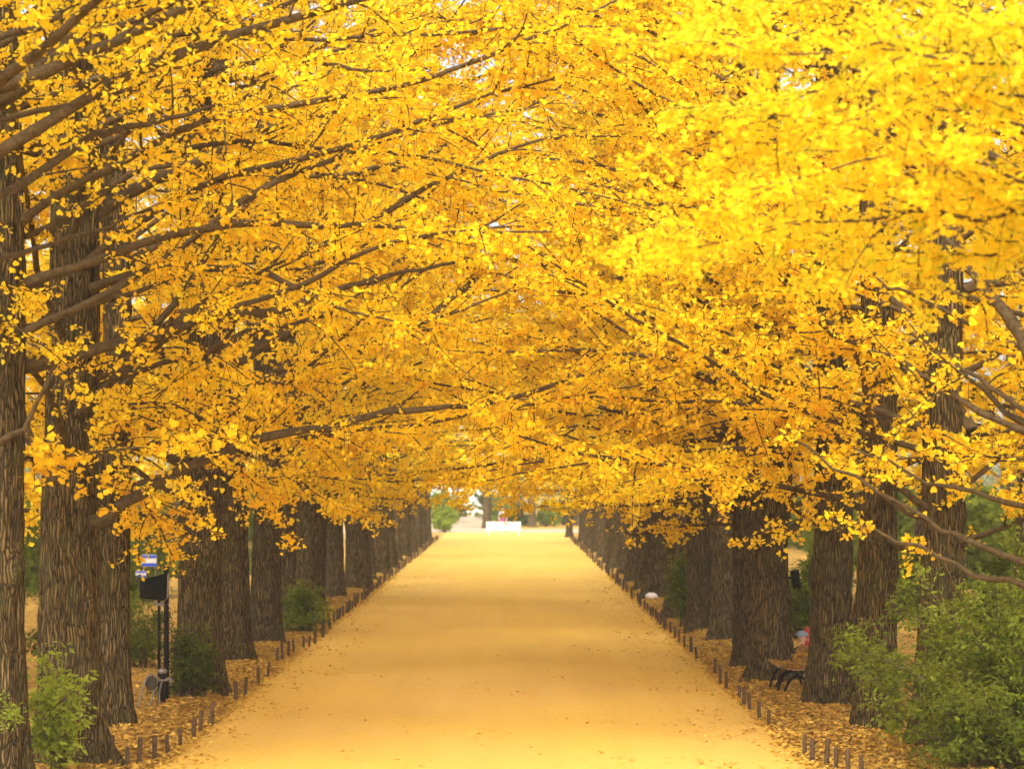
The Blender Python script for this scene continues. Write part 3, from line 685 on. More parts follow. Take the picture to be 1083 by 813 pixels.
# ------------------------------------------------------------------ shrubs
def make_shrub(name, loc, label, seed, w, h, stems=14, leaf=.05, tint0=.5, dens=26, group=None, layered=.4, dark=False, shape='dome', cat='shrub'):
    g = np.random.default_rng(seed)
    root = empty(name, loc, label, cat, group)
    limbs = []
    for k in range(stems):
        az = g.uniform(0, 6.28); rr = math.sqrt(g.uniform(.02, 1)) * w / 2
        top = h * (1 - .5 * (rr / (w / 2)) ** 2) * g.uniform(.6, 1.05)
        if shape == 'dome' and k % 3 == 0: top = h * g.uniform(.12, .42)
        if shape == 'column': top = h * g.uniform(.5, 1.05)
        base = np.array([g.normal(0, .07), g.normal(0, .07), 0])
        tip = np.array([rr * math.cos(az), rr * math.sin(az), top])
        midp = base + (tip - base) * np.array([.35, .35, .55]) + g.normal(0, .04, 3)
        pts = smooth_line([base, midp, tip], .12)
        limbs.append((pts, np.linspace(.014, .004, len(pts)), .22, 1.0))
    wood, pos, ax, nr, size, tint = foliage_from_limbs(g, limbs, leaf, dens, .10, .42 * max(.6, min(1.3, h / 1.5)), tint0, .12, 3, zmin=.08)
    mb = MB()
    for (pts, rad, _, _), (SP, SR, TP, TR) in zip(limbs, wood):
        V, q = tube_arrays(pts[None], rad[None], 6); mb.quads(V, q)
        V, q = tube_arrays(SP, SR * .7, 3); mb.quads(V, q)
    link('stems', mb.mesh('stems', M_TWIG), root)
    link('foliage', leaves_mesh('foliage', pos, ax, nr, size, tint, M_GREEN, 'narrow'), root)
    return root
make_shrub('green_shrub', (5.1, 24.3, 0), 'big spreading green shrub in front of the right trunks', 51, 3.7, 2.65, 70, .068, .60, 15)
make_shrub('green_shrub', (GX(62, 23.4), 23.4, 0), 'small bright green shrub growing against the broad dark left trunk', 52, .58, 1.22, 9, .085, 1.0, 13, shape='column')
make_shrub('leafy_sprig', (GX(4, 22.0), 22.0, .98 - .35), 'tiny bright green sprig sprouting on the foremost left trunk', 53, .16, .42, 3, .05, .85, 20, cat='sprig')
make_shrub('green_shrub', (GX(198, 32.2), 32.2, 0), 'dark low shrub beside the black loudspeaker pole', 54, .95, 1.3, 18, .06, .22, 24)
make_shrub('green_shrub', (GX(322, 47.2), 47.2, 0), 'round mid green bush beside the left stakes', 55, 1.25, 1.12, 22, .07, .6, 20)
make_shrub('green_shrub', (GX(149, 37), 37, 0), 'olive brown thin bush seen behind the loudspeaker pole', 56, .9, 1.5, 16, .06, .35, 22)
make_shrub('green_shrub', (GX(724, 48.6), 48.6, 0), 'narrow upright green shrub between the right trunks', 57, .5, 1.45, 14, .07, .42, 22, shape='column')
make_shrub('green_shrub', (GX(847, 45), 45, 0), 'green bush seen through the gap above the wooden bench', 58, 1.9, 2.4, 26, .085, .6, 20)
make_shrub('green_shrub', (GX(470, 140), 140, 0), 'rounded bright green bush where the left row ends', 59, 1.5, 1.75, 26, .12, .85, 14)
for i, (px, d, w, h, t) in enumerate(((548, 160, 2.6, 1.6, .4), (578, 158, 2.2, 1.8, .7), (597, 163, 2.4, 2.2, .35), (533, 168, 2.4, 2.0, .5), (478, 176, 3.4, 3.0, .45), (466, 168, 3, 2.6, .7), (520, 186, 3.2, 3.2, .4))):
    make_shrub('green_shrub', (GX(px, d), d, 0), ['low olive hedge shrub right behind the standing person', 'light green shrub right of the lone dark trunk', 'dark green shrub at the end of the right row', 'green shrub left of the olive hedge beyond the white bench', 'large dark shrub left of the pale building gap', 'light green shrub behind the rounded bright bush', 'tall shrub right of the pale building gap'][i],
               60 + i, w, h, 22, .16, t, 12)
for i, (x, d, w, h, t) in enumerate(((-8.2, 46, 2.4, 2.0, .5), (-9.5, 60, 3, 2.4, .55), (-8.0, 75, 2.4, 2.0, .4), (-7.6, 34, 1.8, 1.5, .5), (7.4, 38, 2.2, 2.0, .45), (8.6, 52, 2.6, 2.2, .5), (7.2, 31, 2.0, 1.9, .35))):
    make_shrub('green_shrub', (x, d, 0), 'green bush among the second row trees on the %s, %s from the front' % (('left', ORD[[2, 3, 4, 1][i]]) if i < 4 else ('right', ORD[[2, 3, 1][i - 4]])), 70 + i, w, h, 22, .10, t, 15)

def hedge(x, y0, y1, h, w, label, seed, along='y'):
    g = np.random.default_rng(seed); L = y1 - y0; N = int(L * 330)
    root = empty('hedge', (x, (y0 + y1) / 2, 0) if along == 'y' else ((y0 + y1) / 2, x, 0), label, 'hedge', 'hedges round the avenue')
    t = g.uniform(-L / 2, L / 2, N); u = g.uniform(-1, 1, N); u = np.sign(u) * np.abs(u) ** .5 * w / 2
    top = h * (1 + .10 * np.sin(t * .9) + .08 * np.sin(t * 2.3 + seed) + .05 * np.sin(t * 5.1))
    z = top * g.random(N) ** .7 + g.normal(0, .06, N); z = np.maximum(z, .05)
    pos = np.stack([u, t, z] if along == 'y' else [t, u, z], -1)
    tint = np.clip(.42 + .16 * np.sin(t * .5 + seed) + g.normal(0, .14, N), 0, 1)
    ax = g.normal(0, 1, (N, 3)); nr = g.normal(0, .7, (N, 3)) + UP * .6
    link('foliage', leaves_mesh('foliage', pos, ax, nr, .24 * g.uniform(.6, 1.3, N), tint, M_GREEN, 'kite'), root)
    mb = MB()
    for k in range(int(L / 1.6)):
        p = -L / 2 + (k + .5) * 1.6
        b = (g.normal(0, .15), p, 0) if along == 'y' else (p, g.normal(0, .15), 0)
        mb.tube([b, (b[0] + g.normal(0, .2), b[1] + g.normal(0, .2), h * .8)], [.05, .02], 6)
    mb.build('stems', M_TWIG, root, True)
hedge(-13.4, 36, 130, 2.6, 1.6, 'long green hedge far beyond the left trunks', 81)
hedge(13.2, 34, 130, 2.5, 1.6, 'long green hedge far beyond the right trunks', 82)
hedge(216, -60, -7.5, 4.5, 2.2, 'tall hedge at the far end, left of the pale building', 83, 'x')
hedge(214, -1.0, 60, 4.5, 2.2, 'tall hedge at the far end, right of the pale building', 84, 'x')

# ------------------------------------------------------------------ ground, path
PXL, PXR = -3.72, 3.17
def ground():
    g = np.random.default_rng(3)
    xs = np.concatenate([[-700, -300, -120, -60, -30], np.arange(-16, -6, .8), np.arange(-6, 6.01, .2), np.arange(6.8, 16, .8), [30, 60, 120, 300, 700]])
    ys = np.concatenate([[-200, -60, -20, 0], np.arange(10, 60, .3), np.arange(60, 145, 1.0), [150, 160, 180, 220, 300, 500, 900]])
    X, Y = np.meshgrid(xs, ys)
    out = np.maximum(PXL - .12 - X, X - PXR - .12)
    sm = np.clip(out / .45, 0, 1); sm = sm * sm * (3 - 2 * sm)
    h = sm * (.055 + .03 * np.sin(X * 2.1 + Y * .7) + .025 * np.sin(Y * 1.9 - X) + .02 * np.sin(Y * 4.3 + X * 3)) 
    fade = np.clip((135 - Y) / 8, 0, 1) * np.clip((26 - np.abs(X)) / 10, 0, 1)
    Z = h * fade - .004 * (1 - sm)
    V = np.stack([X, Y, Z], -1).reshape(-1, 3)
    nx, ny = len(xs), len(ys)
    j = np.arange(ny - 1)[:, None] * nx; i = np.arange(nx - 1)[None]
    q = np.stack(np.broadcast_arrays(j + i, j + i + 1, j + i + nx + 1, j + i + nx), -1).reshape(-1, 4)
    mb = MB(); mb.quads(V, q)
    tag(mb.build('ground', M_GROUND, smooth=True), 'verge thick with fallen yellow leaves', kind='structure')
    # path sheet with a slightly wandering worn edge, and the path crossing at its end
    ys = np.concatenate([[-60, 0], np.arange(12, 139, .35)])
    wl = PXL + .05 * np.sin(ys * 1.3) + .04 * np.sin(ys * 3.7) + g.normal(0, .015, len(ys))
    wr = PXR + .05 * np.sin(ys * 1.1 + 1) + .04 * np.sin(ys * 3.1) + g.normal(0, .015, len(ys))
    V = np.concatenate([np.stack([wl, ys, np.full_like(ys, .004)], -1), np.stack([wr, ys, np.full_like(ys, .004)], -1)])
    n = len(ys); a = np.arange(n - 1)
    q = np.stack([a, a + n, a + n + 1, a + 1], -1)
    mb = MB(); mb.quads(V, q)
    tag(mb.build('path', M_PATH), 'broad sandy path strewn with yellow leaves', kind='structure')
    mb = MB(); mb.quads(np.array([(-40, 139, .004), (40, 139, .004), (40, 149, .004), (-40, 149, .004), ]), [(0, 1, 2, 3)])
    mb.quads(np.array([(-5.5, 149.02, .004), (-1.2, 149.02, .004), (-2.2, 226, .004), (-6.5, 226, .004)]), [(0, 1, 2, 3)])
    tag(mb.build('crossing_path', M_CROSS), 'pale path crossing the end of the avenue', kind='structure')
ground()
def verge_z(x, y):
    out = np.maximum(PXL - .12 - x, x - PXR - .12)
    sm = np.clip(out / .45, 0, 1); sm = sm * sm * (3 - 2 * sm)
    return sm * (.055 + .03 * np.sin(x * 2.1 + y * .7) + .025 * np.sin(y * 1.9 - x) + .02 * np.sin(y * 4.3 + x * 3)) - .004 * (1 - sm)
def litter():
    g = np.random.default_rng(8)
    N = 78000
    y = 20.5 + 55 * g.random(N) ** 1.5
    side = g.random(N)
    xl = PXL + .1 - np.abs(g.normal(0, 1.0, N)) + (g.random(N) < .12) * g.exponential(.5, N); xr = PXR - .1 + np.abs(g.normal(0, 1.1, N)) - (g.random(N) < .12) * g.exponential(.5, N); xp = g.uniform(PXL, PXR, N)
    x = np.where(side < .48, xl, np.where(side < .978, xr, xp))
    drift = np.sin(x * 1.3 + .5 * y) * np.sin(y * .55 + 1.7 * np.sin(x)) + .5 * np.sin(y * 1.9 + x * 2.2)
    inside = (x > PXL + .35) & (x < PXR - .35)
    kp = ~inside | (drift > .25); x, y = x[kp], y[kp]; N = len(x)
    z = np.maximum(verge_z(x, y), .005) + g.uniform(.004, .02, N)
    ax = g.normal(0, 1, (N, 3)); ax[:, 2] *= .15
    nr = g.normal(0, .22, (N, 3)) + UP
    me = leaves_mesh('fallen_leaves', np.stack([x, y, z], -1), ax, nr, .056 * g.uniform(.6, 1.25, N), np.clip(np.where((x > PXL) & (x < PXR), g.normal(.72, .12, N), g.normal(.5, .28, N)), 0, 1), M_FALLEN, 'fan')
    tag(link('fallen_leaves', me), 'fallen yellow ginkgo leaves lying on the verges and path', 'leaves', kind='stuff')
litter()

# ------------------------------------------------------------------ stakes
def stake_mesh(seed):
    g = np.random.default_rng(seed)
    n = 9; a = np.arange(n) / n * 6.283
    prof = [(-.08, 1.0), (.0, 1.02), (.10, .98), (.20, 1.0), (.245, .97), (.262, .72)]
    V = []
    for z, s in prof:
        wob = 1 + g.normal(0, .05, n)
        V.append(np.stack([.025 * s * wob * np.cos(a), .025 * s * wob * np.sin(a), np.full(n, z) + (g.normal(0, .004, n) if z > .2 else 0)], -1))
    V = np.concatenate(V); m = len(prof)
    r = np.arange(m - 1)[:, None] * n; k = np.arange(n)[None]; k2 = (k + 1) % n
    q = np.stack(np.broadcast_arrays(r + k, r + k2, r + n + k2, r + n + k), -1).reshape(-1, 4)
    mb = MB(); mb.quads(V, q); mb.s.append(np.array([mb.nl])); mb.l.append((m - 1) * n + np.arange(n)); mb.nl += n
    me = mb.mesh('wooden_stake', [M_STAKE, M_STAKETOP], False)
    idx = np.zeros(len(me.polygons), dtype=np.int32); idx[-1] = 1
    me.polygons.foreach_set('material_index', idx)
    return me
SM = [stake_mesh(s) for s in range(5)]
def stakes(side, spots):
    for i, (x, d) in enumerate(spots):
        o = link('wooden_stake', SM[rng.randrange(5)])
        s = rng.uniform(.85, 1.15)
        o.location = (x, d, float(max(0, verge_z(np.array(x), np.array(d))))); o.rotation_euler = (rng.gauss(0, .05), rng.gauss(0, .05), rng.uniform(0, 6.28)); o.scale = (s, s, s * rng.uniform(.88, 1.12))
        tag(o, 'short brown wooden stake, %s from the front along the %s edge of the path' % (ordinal(i + 1), side), 'stake', 'wooden stakes along the %s path edge' % side)
def from_px(lst): return [((x - CX) / (y - HY) * CAMH, CAMH * FPX / (y - HY)) for x, y in lst]
left = from_px([(100.7, 811), (118, 812), (135, 812), (146.7, 809), (163.5, 804), (177, 799), (191, 789), (205, 781), (212, 774), (223.6, 767), (250, 741), (259.5, 737), (273, 724.6), (283, 717), (293, 701), (298.5, 698), (305, 694), (311, 691), (321, 686), (327, 684), (333, 681), (341.5, 674)])
right = from_px([(911, 824), (897, 819), (884, 814), (874, 810), (859, 806), (851, 798.6), (813, 767.4), (802.8, 761.7), (792.8, 752), (786.7, 745.6), (781.7, 741.5), (768, 729), (762, 723), (756, 713), (737, 698), (731, 690.5), (724, 685), (718, 679.5)])
def more(lst, x0, x1, d_end):
    d = lst[-1][1]
    while d < d_end:
        gap = (.75 if rng.random() < .82 else 1.7) if d < 75 else 1.0
        d += gap * rng.uniform(.8, 1.2)
        lst.append((x0 + (x1 - x0) * (d / d_end) + rng.gauss(0, .035), d))
    return lst
stakes('left', more(left, -3.68, -3.78, 122)); stakes('right', more(right, 3.14, 3.14, 122))

# ------------------------------------------------------------------ wooden bench under the right trees
def wooden_bench():
    x0, d0, d1 = GX(822, 32.9), 32.75, 34.05
    root = empty('park_bench', (x0, d0, 0.03), 'leaf covered wooden slat bench on black curved iron legs, under the right trees', 'bench')
    root.scale = (.92, 1, .90)
    L = d1 - d0
    prof = [(0.0, .445), (.06, .43), (.13, .415), (.20, .405), (.27, .40), (.34, .40)]      # seat: x from the front, z
    mb = MB()
    for (x, z) in prof: mb.box((x + .03, L / 2, z), (.058, L, .03), bevel=.008)
    mb.build('seat', M_SLAT, root)
    mb = MB()
    for k in range(6):
        t = k / 5
        mb.box((.40 + .13 * t, L / 2, .44 + .245 * t), (.03, L, .045), ry=R(25), bevel=.008)
    mb.build('backrest', M_SLAT, root)
    for yy in (.18, L - .18):
        mb = MB()
        mb.tube(smooth_line([(-.0, yy, -.02), (.03, yy, .14), (.10, yy, .29), (.20, yy, .365), (.32, yy, .375), (.40, yy, .40), (.47, yy, .53), (.56, yy, .70)], .05), np.full(len(smooth_line([(-.0, yy, -.02), (.03, yy, .14), (.10, yy, .29), (.20, yy, .365), (.32, yy, .375), (.40, yy, .40), (.47, yy, .53), (.56, yy, .70)], .05)), .021), 8)
        arc = smooth_line([(.10, yy, -.02), (.14, yy, .13), (.23, yy, .26), (.33, yy, .29), (.44, yy, .22), (.50, yy, .08), (.51, yy, -.02)], .05)
        mb.tube(arc, np.full(len(arc), .021), 8)
        mb.build('leg', M_IRON, root, True)
    g = np.random.default_rng(2); N = 240
    t = g.random(N); seat = g.random(N) < .6
    x = np.where(seat, g.uniform(0, .38, N), .375 + .12 * t); z = np.where(seat, .45 - .03 * np.clip(x / .2, 0, 1), .45 + .22 * t)
    y = g.uniform(0, L, N)
    ax = g.normal(0, 1, (N, 3)); ax[:, 2] *= .2
    nr = np.where(seat[:, None], UP, np.array([-1, 0, .4])) + g.normal(0, .2, (N, 3))
    me = leaves_mesh('fallen_leaves', np.stack([x * .92 + x0, y + d0, (z + .014) * .90 + .03], -1), ax, nr, np.full(N, .06), np.clip(g.normal(.35, .25, N), 0, 1), M_FALLEN, 'fan')
    tag(link('fallen_leaves', me), 'fallen leaves lying on the wooden bench', 'leaves', kind='stuff')
wooden_bench()

def white_bench():
    d = 129.0; x0 = GX(532.5, d); W = 1.9
    root = empty('white_bench', (x0, d, 0.004), 'long white bench facing away across the middle of the far path', 'bench')
    mb = MB()
    for z in (.36, .53, .70): mb.box((0, 0, z + .03), (W, .03, .155), rx=R(-6), bevel=.01)
    mb.build('backrest', M_WHITE, root)
    mb = MB()
    for k in range(4): mb.box((0, .07 + k * .105, .40), (W, .09, .03), bevel=.008)
    mb.build('seat', M_WHITE, root)
    for sx in (-1, 1):
        for yy in (.03, .36):
            mb = MB(); mb.box((sx * (W / 2 - .12), yy, .19), (.06, .06, .385), bevel=.01); mb.build('leg', M_WHITE, root)
white_bench()

# ------------------------------------------------------------------ people
def skin_body(name, joints, bones, mat, parent, sub=2):
    """joints: name -> (xyz, radius); bones: pairs.  One continuous skinned surface."""
    names = list(joints); ix = {n: i for i, n in enumerate(names)}
    me = bpy.data.meshes.new(name)
    me.from_pydata([joints[n][0] for n in names], [(ix[a], ix[b]) for a, b in bones], [])
    me.materials.append(mat)
    o = link(name, me, parent)
    o.modifiers.new('skin', 'SKIN'); 
    lay = me.skin_vertices[0] if me.skin_vertices else None
    if lay is None:
        bpy.context.view_layer.objects.active = o
    for i, n in enumerate(names):
        r = joints[n][1]
        me.skin_vertices[0].data[i].radius = r if isinstance(r, tuple) else (r, r)
    me.skin_vertices[0].data[0].use_root = True
    s = o.modifiers.new('smooth', 'SUBSURF'); s.levels = sub; s.render_levels = sub
    o.modifiers['skin'].use_smooth_shade = True
    return o
def ellipsoid(mb, c, rx, ry, rz, nu=16, nv=10, zc=(-1, 1)):
    th = np.linspace(0, 2 * np.pi, nu, endpoint=False)
    zz = np.linspace(zc[0], zc[1], nv); V = []
    for z in zz:
        rr = math.sqrt(max(0.0004, 1 - z * z))
        V.append(np.stack([c[0] + rx * rr * np.cos(th), c[1] + ry * rr * np.sin(th), np.full(nu, c[2] + rz * z)], -1))
    r = np.arange(nv - 1)[:, None] * nu; k = np.arange(nu)[None]; k2 = (k + 1) % nu
    q = np.stack(np.broadcast_arrays(r + k, r + k2, r + nu + k2, r + nu + k), -1).reshape(-1, 4)
    n0 = mb.n; mb.quads(np.concatenate(V), q)
    mb.s.append(np.array([mb.nl])); mb.l.append(n0 + (nv - 1) * nu + np.arange(nu)); mb.nl += nu
    mb.s.append(np.array([mb.nl])); mb.l.append(n0 + np.arange(nu)[::-1]); mb.nl += nu
def face(parent, c, s, fy):
    """eyes, nose, mouth and ears on a head at c, looking along fy*Y"""
    mb = MB()
    for sx in (-1, 1): ellipsoid(mb, (c[0] + sx * .032 * s, c[1] + fy * .088 * s, c[2] + .0), .012 * s, .008 * s, .008 * s, 8, 6)
    mb.build('eyes', M_HAIR, parent, True)
    mb = MB(); ellipsoid(mb, (c[0], c[1] + fy * .098 * s, c[2] - .03 * s), .014 * s, .018 * s, .026 * s, 8, 6)
    for sx in (-1, 1): ellipsoid(mb, (c[0] + sx * .078 * s, c[1], c[2] - .01 * s), .012 * s, .022 * s, .032 * s, 8, 6)
    mb.build('nose_and_ears', M_SKIN, parent, True)
    mb = MB(); ellipsoid(mb, (c[0], c[1] + fy * .09 * s, c[2] - .068 * s), .020 * s, .006 * s, .005 * s, 8, 6)
    mb.build('mouth', M_LIP, parent, True)

def standing_person():
    root = empty('person', (GX(532, 131.2), 131.2, 0.004), 'person in pale top and dark pink skirt standing behind the white bench', 'person')
    J = {'pelvis': ((0, 0, .90), (.14, .10)), 'waist': ((0, 0, 1.05), (.115, .085)), 'chest': ((0, 0, 1.24), (.145, .095)), 'neck': ((0, 0, 1.38), .045), 'jaw': ((0, -.015, 1.45), .06), 'head': ((0, 0, 1.53), (.078, .092)),
         'top': ((0, .005, 1.60), .05)}
    bones = [('pelvis', 'waist'), ('waist', 'chest'), ('chest', 'neck'), ('neck', 'jaw'), ('jaw', 'head'), ('head', 'top')]
    for s, n in ((-1, 'a'), (1, 'b')):
        J.update({'sh' + n: ((s * .17, 0, 1.30), .055), 'el' + n: ((s * .23, -.02, 1.06), .042), 'wr' + n: ((s * .20, -.14, .88), .028), 'ha' + n: ((s * .19, -.2, .83), .03),
                  'hip' + n: ((s * .09, 0, .84), .095), 'kn' + n: ((s * .10, -.02, .47), .06), 'an' + n: ((s * .10, .02, .08), .04), 'to' + n: ((s * .11, -.13, .03), .035)})
        bones += [('chest', 'sh' + n), ('sh' + n, 'el' + n), ('el' + n, 'wr' + n), ('wr' + n, 'ha' + n), ('pelvis', 'hip' + n), ('hip' + n, 'kn' + n), ('kn' + n, 'an' + n), ('an' + n, 'to' + n)]
    skin_body('body', J, bones, M_SKIN, root)
    T = {'waist': ((0, 0, .98), (.15, .11)), 'mid': ((0, 0, 1.1), (.135, .10)), 'chest': ((0, 0, 1.25), (.165, .112)), 'neck': ((0, 0, 1.35), .07)}
    tb = [('waist', 'mid'), ('mid', 'chest'), ('chest', 'neck')]
    for s, n in ((-1, 'a'), (1, 'b')):
        T.update({'sh' + n: ((s * .175, 0, 1.30), .07), 'el' + n: ((s * .232, -.02, 1.07), .055), 'wr' + n: ((s * .205, -.12, .92), .042)})
        tb += [('chest', 'sh' + n), ('sh' + n, 'el' + n), ('el' + n, 'wr' + n)]
    skin_body('shirt', T, tb, M_SHIRT, root)
    mb = MB(); a = np.linspace(0, 2 * np.pi, 20, endpoint=False)
    rows = []
    for z, rx in ((1.0, .15), (.9, .175), (.7, .21), (.5, .25)):
        w = 1 + (.05 * np.cos(6 * a) if z < .8 else 0)
        rows.append(np.stack([rx * w * np.cos(a), rx * .75 * w * np.sin(a), np.full(20, z)], -1))
    r = np.arange(3)[:, None] * 20; k = np.arange(20)[None]; k2 = (k + 1) % 20
    mb.quads(np.concatenate(rows), np.stack(np.broadcast_arrays(r + k, r + k2, r + 20 + k2, r + 20 + k), -1).reshape(-1, 4))
    mb.build('skirt', M_MAGENTA, root, True)
    mb = MB(); ellipsoid(mb, (0, .015, 1.555), .095, .105, .095, zc=(-.25, 1)); ellipsoid(mb, (0, .07, 1.47), .085, .05, .13); mb.build('hair', M_HAIR, root, True)
    face(root, (0, 0, 1.52), 1.0, -1)
standing_person()

def squatting_person():
    root = empty('person', (GX(844, 35.3), 35.3, 0.05), 'small person in dark clothes and pale blue cap squatting behind the bench', 'person', rz=R(75))
    J = {'pelvis': ((0, .10, .20), (.105, .10)), 'waist': ((0, .06, .31), (.095, .085)), 'chest': ((0, -.01, .43), (.11, .085)), 'neck': ((0, -.045, .515), .036), 'jaw': ((0, -.07, .565), .052), 'head': ((0, -.06, .63), (.072, .085)), 'top': ((0, -.055, .69), .045)}
    bones = [('pelvis', 'waist'), ('waist', 'chest'), ('chest', 'neck'), ('neck', 'jaw'), ('jaw', 'head'), ('head', 'top')]
    for s, n in ((-1, 'a'), (1, 'b')):
        J.update({'sh' + n: ((s * .125, -.02, .46), .046), 'el' + n: ((s * .15, -.15, .34), .036), 'wr' + n: ((s * .08, -.25, .30), .025), 'ha' + n: ((s * .05, -.29, .28), .028),
                  'hip' + n: ((s * .09, .05, .19), .07), 'kn' + n: ((s * .12, -.17, .28), .055), 'an' + n: ((s * .10, .0, .05), .036), 'to' + n: ((s * .11, -.12, .02), .03)})
        bones += [('chest', 'sh' + n), ('sh' + n, 'el' + n), ('el' + n, 'wr' + n), ('wr' + n, 'ha' + n), ('pelvis', 'hip' + n), ('hip' + n, 'kn' + n), ('kn' + n, 'an' + n), ('an' + n, 'to' + n)]
    skin_body('body', J, bones, M_SKIN, root)
    T = {k: (J[k][0], tuple(x * 1.18 for x in (J[k][1] if isinstance(J[k][1], tuple) else (J[k][1],) * 2))) for k in ('pelvis', 'waist', 'chest', 'sha', 'ela', 'wra', 'shb', 'elb', 'wrb', 'hipa', 'kna', 'ana', 'hipb', 'knb', 'anb')}
    tb = [(a, b) for a, b in bones if a in T and b in T]
    skin_body('dark_clothes', T, tb, M_NAVY, root)
    mb = MB(); ellipsoid(mb, (0, -.055, .655), .088, .098, .075, zc=(-.1, 1)); mb.box((0, -.16, .655), (.12, .09, .012), bevel=.004); mb.build('cap', M_CAP, root, True)
    face(root, (0, -.06, .62), .9, -1)
squatting_person()

# ------------------------------------------------------------------ small objects
def loudspeaker_pole():
    d = 31.6; x = GX(176, d)
    root = empty('loudspeaker_pole', (x, d, 0.03), 'thin dark pole carrying a tilted black loudspeaker box, between the left trunks', 'loudspeaker')
    mb = MB(); mb.tube([(0, 0, -.05), (0, 0, 1.85)], [.036, .034], 10); mb.build('pole', M_IRON, root, True)
    mb = MB(); mb.tube([(-.10, .02, -.05), (-.10, .02, 1.0), (-.10, .02, 1.5)], [.02, .02, .02], 8); mb.build('conduit', M_IRON, root, True)
    mb = MB(); mb.box((-.07, 0, 1.33), (.22, .05, .035), bevel=.006); mb.tube([(-.06, -.01, 1.34), (.02, -.05, 1.42), (.03, -.03, 1.74)], [.012] * 3, 6); mb.build('bracket', M_GREY, root)
    mb = MB()
    f = np.array([(-.175, -.09, 1.40), (.155, -.05, 1.36), (.155, .02, 1.73), (-.185, -.03, 1.63)])
    b = np.array([(-.13, .14, 1.42), (.10, .16, 1.39), (.10, .18, 1.68), (-.13, .16, 1.60)])
    off = np.array([-.16, -.06, .02])
    mb.raw(np.concatenate([f, b]) + off, [(0, 1, 2, 3), (5, 4, 7, 6), (4, 0, 3, 7), (1, 5, 6, 2), (3, 2, 6, 7), (4, 5, 1, 0)])
    o = mb.build('speaker_box', M_BLACK, root)
    bv = o.modifiers.new('edge', 'BEVEL'); bv.width = .012; bv.segments = 2
    mb = MB()
    e1, e2 = f[1] - f[0], f[3] - f[0]
    nn = np.cross(e1, e2); nn /= np.linalg.norm(nn)
    if nn[1] > 0: nn = -nn
    for k in range(9):
        t = .12 + .76 * k / 8
        a, c = f[0] + e2 * t + e1 * .08, f[0] + e2 * t + e1 * .92
        mb.tube([a + off + nn * .004, c + off + nn * .004], [.006, .006], 5)
    mb.build('grille', M_IRON, o)
loudspeaker_pole()
def hose_stand():
    d = 31.0; x = GX(160, d)
    root = empty('tube_stand', (x, d, 0.03), 'small grey tubular stand with dark oval pad beside the loudspeaker pole', 'stand')
    def px(a, b, dy=0): return np.array([(a - 160) / FPX * d, dy, CAMH - (b - HY) / FPX * d - .03])
    for (pts, dy) in (([(147, 746), (152, 727), (158, 713), (164, 712), (168, 718)], -.08), ([(158, 759), (160, 742), (164, 728), (168, 716)], 0), ([(168, 752), (167, 735), (170, 720)], .12)):
        l = smooth_line([px(a, b, dy) for a, b in pts], .03); l[0, 2] = min(l[0, 2], -.02)
        mb = MB(); mb.tube(l, np.full(len(l), .011), 8); mb.build('leg', M_GREY, root, True)
    mb = MB(); mb.tube([px(167, 719), px(177, 719), px(178.5, 717)], [.013] * 3, 8); mb.build('handle', M_GREY, root, True)
    mb = MB(); c = px(160, 722); ellipsoid(mb, c + np.array([0, -.02, 0]), .075, .03, .10); mb.build('pad', flat_mat('olive_canvas', (.05, .047, .033), .8), root, True)
    # short capped post next to it
    d2 = 31.3
    r2 = empty('tap_post', (GX(172, d2), d2, .03), 'short dark post with a pale rounded cap beside the grey stand', 'post')
    mb = MB(); mb.tube([(0, 0, -.05), (0, 0, .44)], [.045, .043], 10); mb.build('post', M_IRON, r2, True)
    mb = MB(); ellipsoid(mb, (0, 0, .46), .062, .062, .04); mb.build('cap', M_GREY, r2, True)
    mb = MB(); mb.tube(smooth_line([(.03, 0, .35), (.09, 0, .37), (.12, 0, .34), (.12, 0, .27)], .02), np.full(len(smooth_line([(.03, 0, .35), (.09, 0, .37), (.12, 0, .34), (.12, 0, .27)], .02)), .014), 8); mb.build('tap', M_GREY, r2, True)
hose_stand()
def trunk_speaker():
    d = 35.3
    root = empty('loudspeaker', P(840, 612, d), 'small black loudspeaker box fixed to the side of a right trunk above the bench', 'loudspeaker')
    mb = MB(); mb.box((.02, 0, 0), (.12, .16, .27), ry=R(-9), bevel=.02); mb.build('box', M_BLACK, root)
    mb = MB(); mb.box((-.08, 0, .02), (.14, .03, .04)); mb.build('bracket', M_IRON, root)
    mb = MB()
    for k in range(7): mb.box((.02 + .0 * k, -.083, -.09 + k * .03), (.085, .006, .008))
    mb.build('grille', M_IRON, root)
trunk_speaker()
def cone():
    d = 40.0; root = empty('traffic_cone', (GX(853.5, d), d, .05), 'red cone standing on the leaves beyond the wooden bench', 'cone')
    mb = MB(); mb.tube([(0, 0, .02), (0, 0, .06), (0, 0, .30), (0, 0, .47), (0, 0, .49)], [.17, .16, .095, .035, .02], 20); mb.build('body', M_RED, root, True)
    mb = MB(); mb.box((0, 0, .012), (.38, .38, .03), bevel=.01); mb.build('foot', M_BLACK, root)
cone()
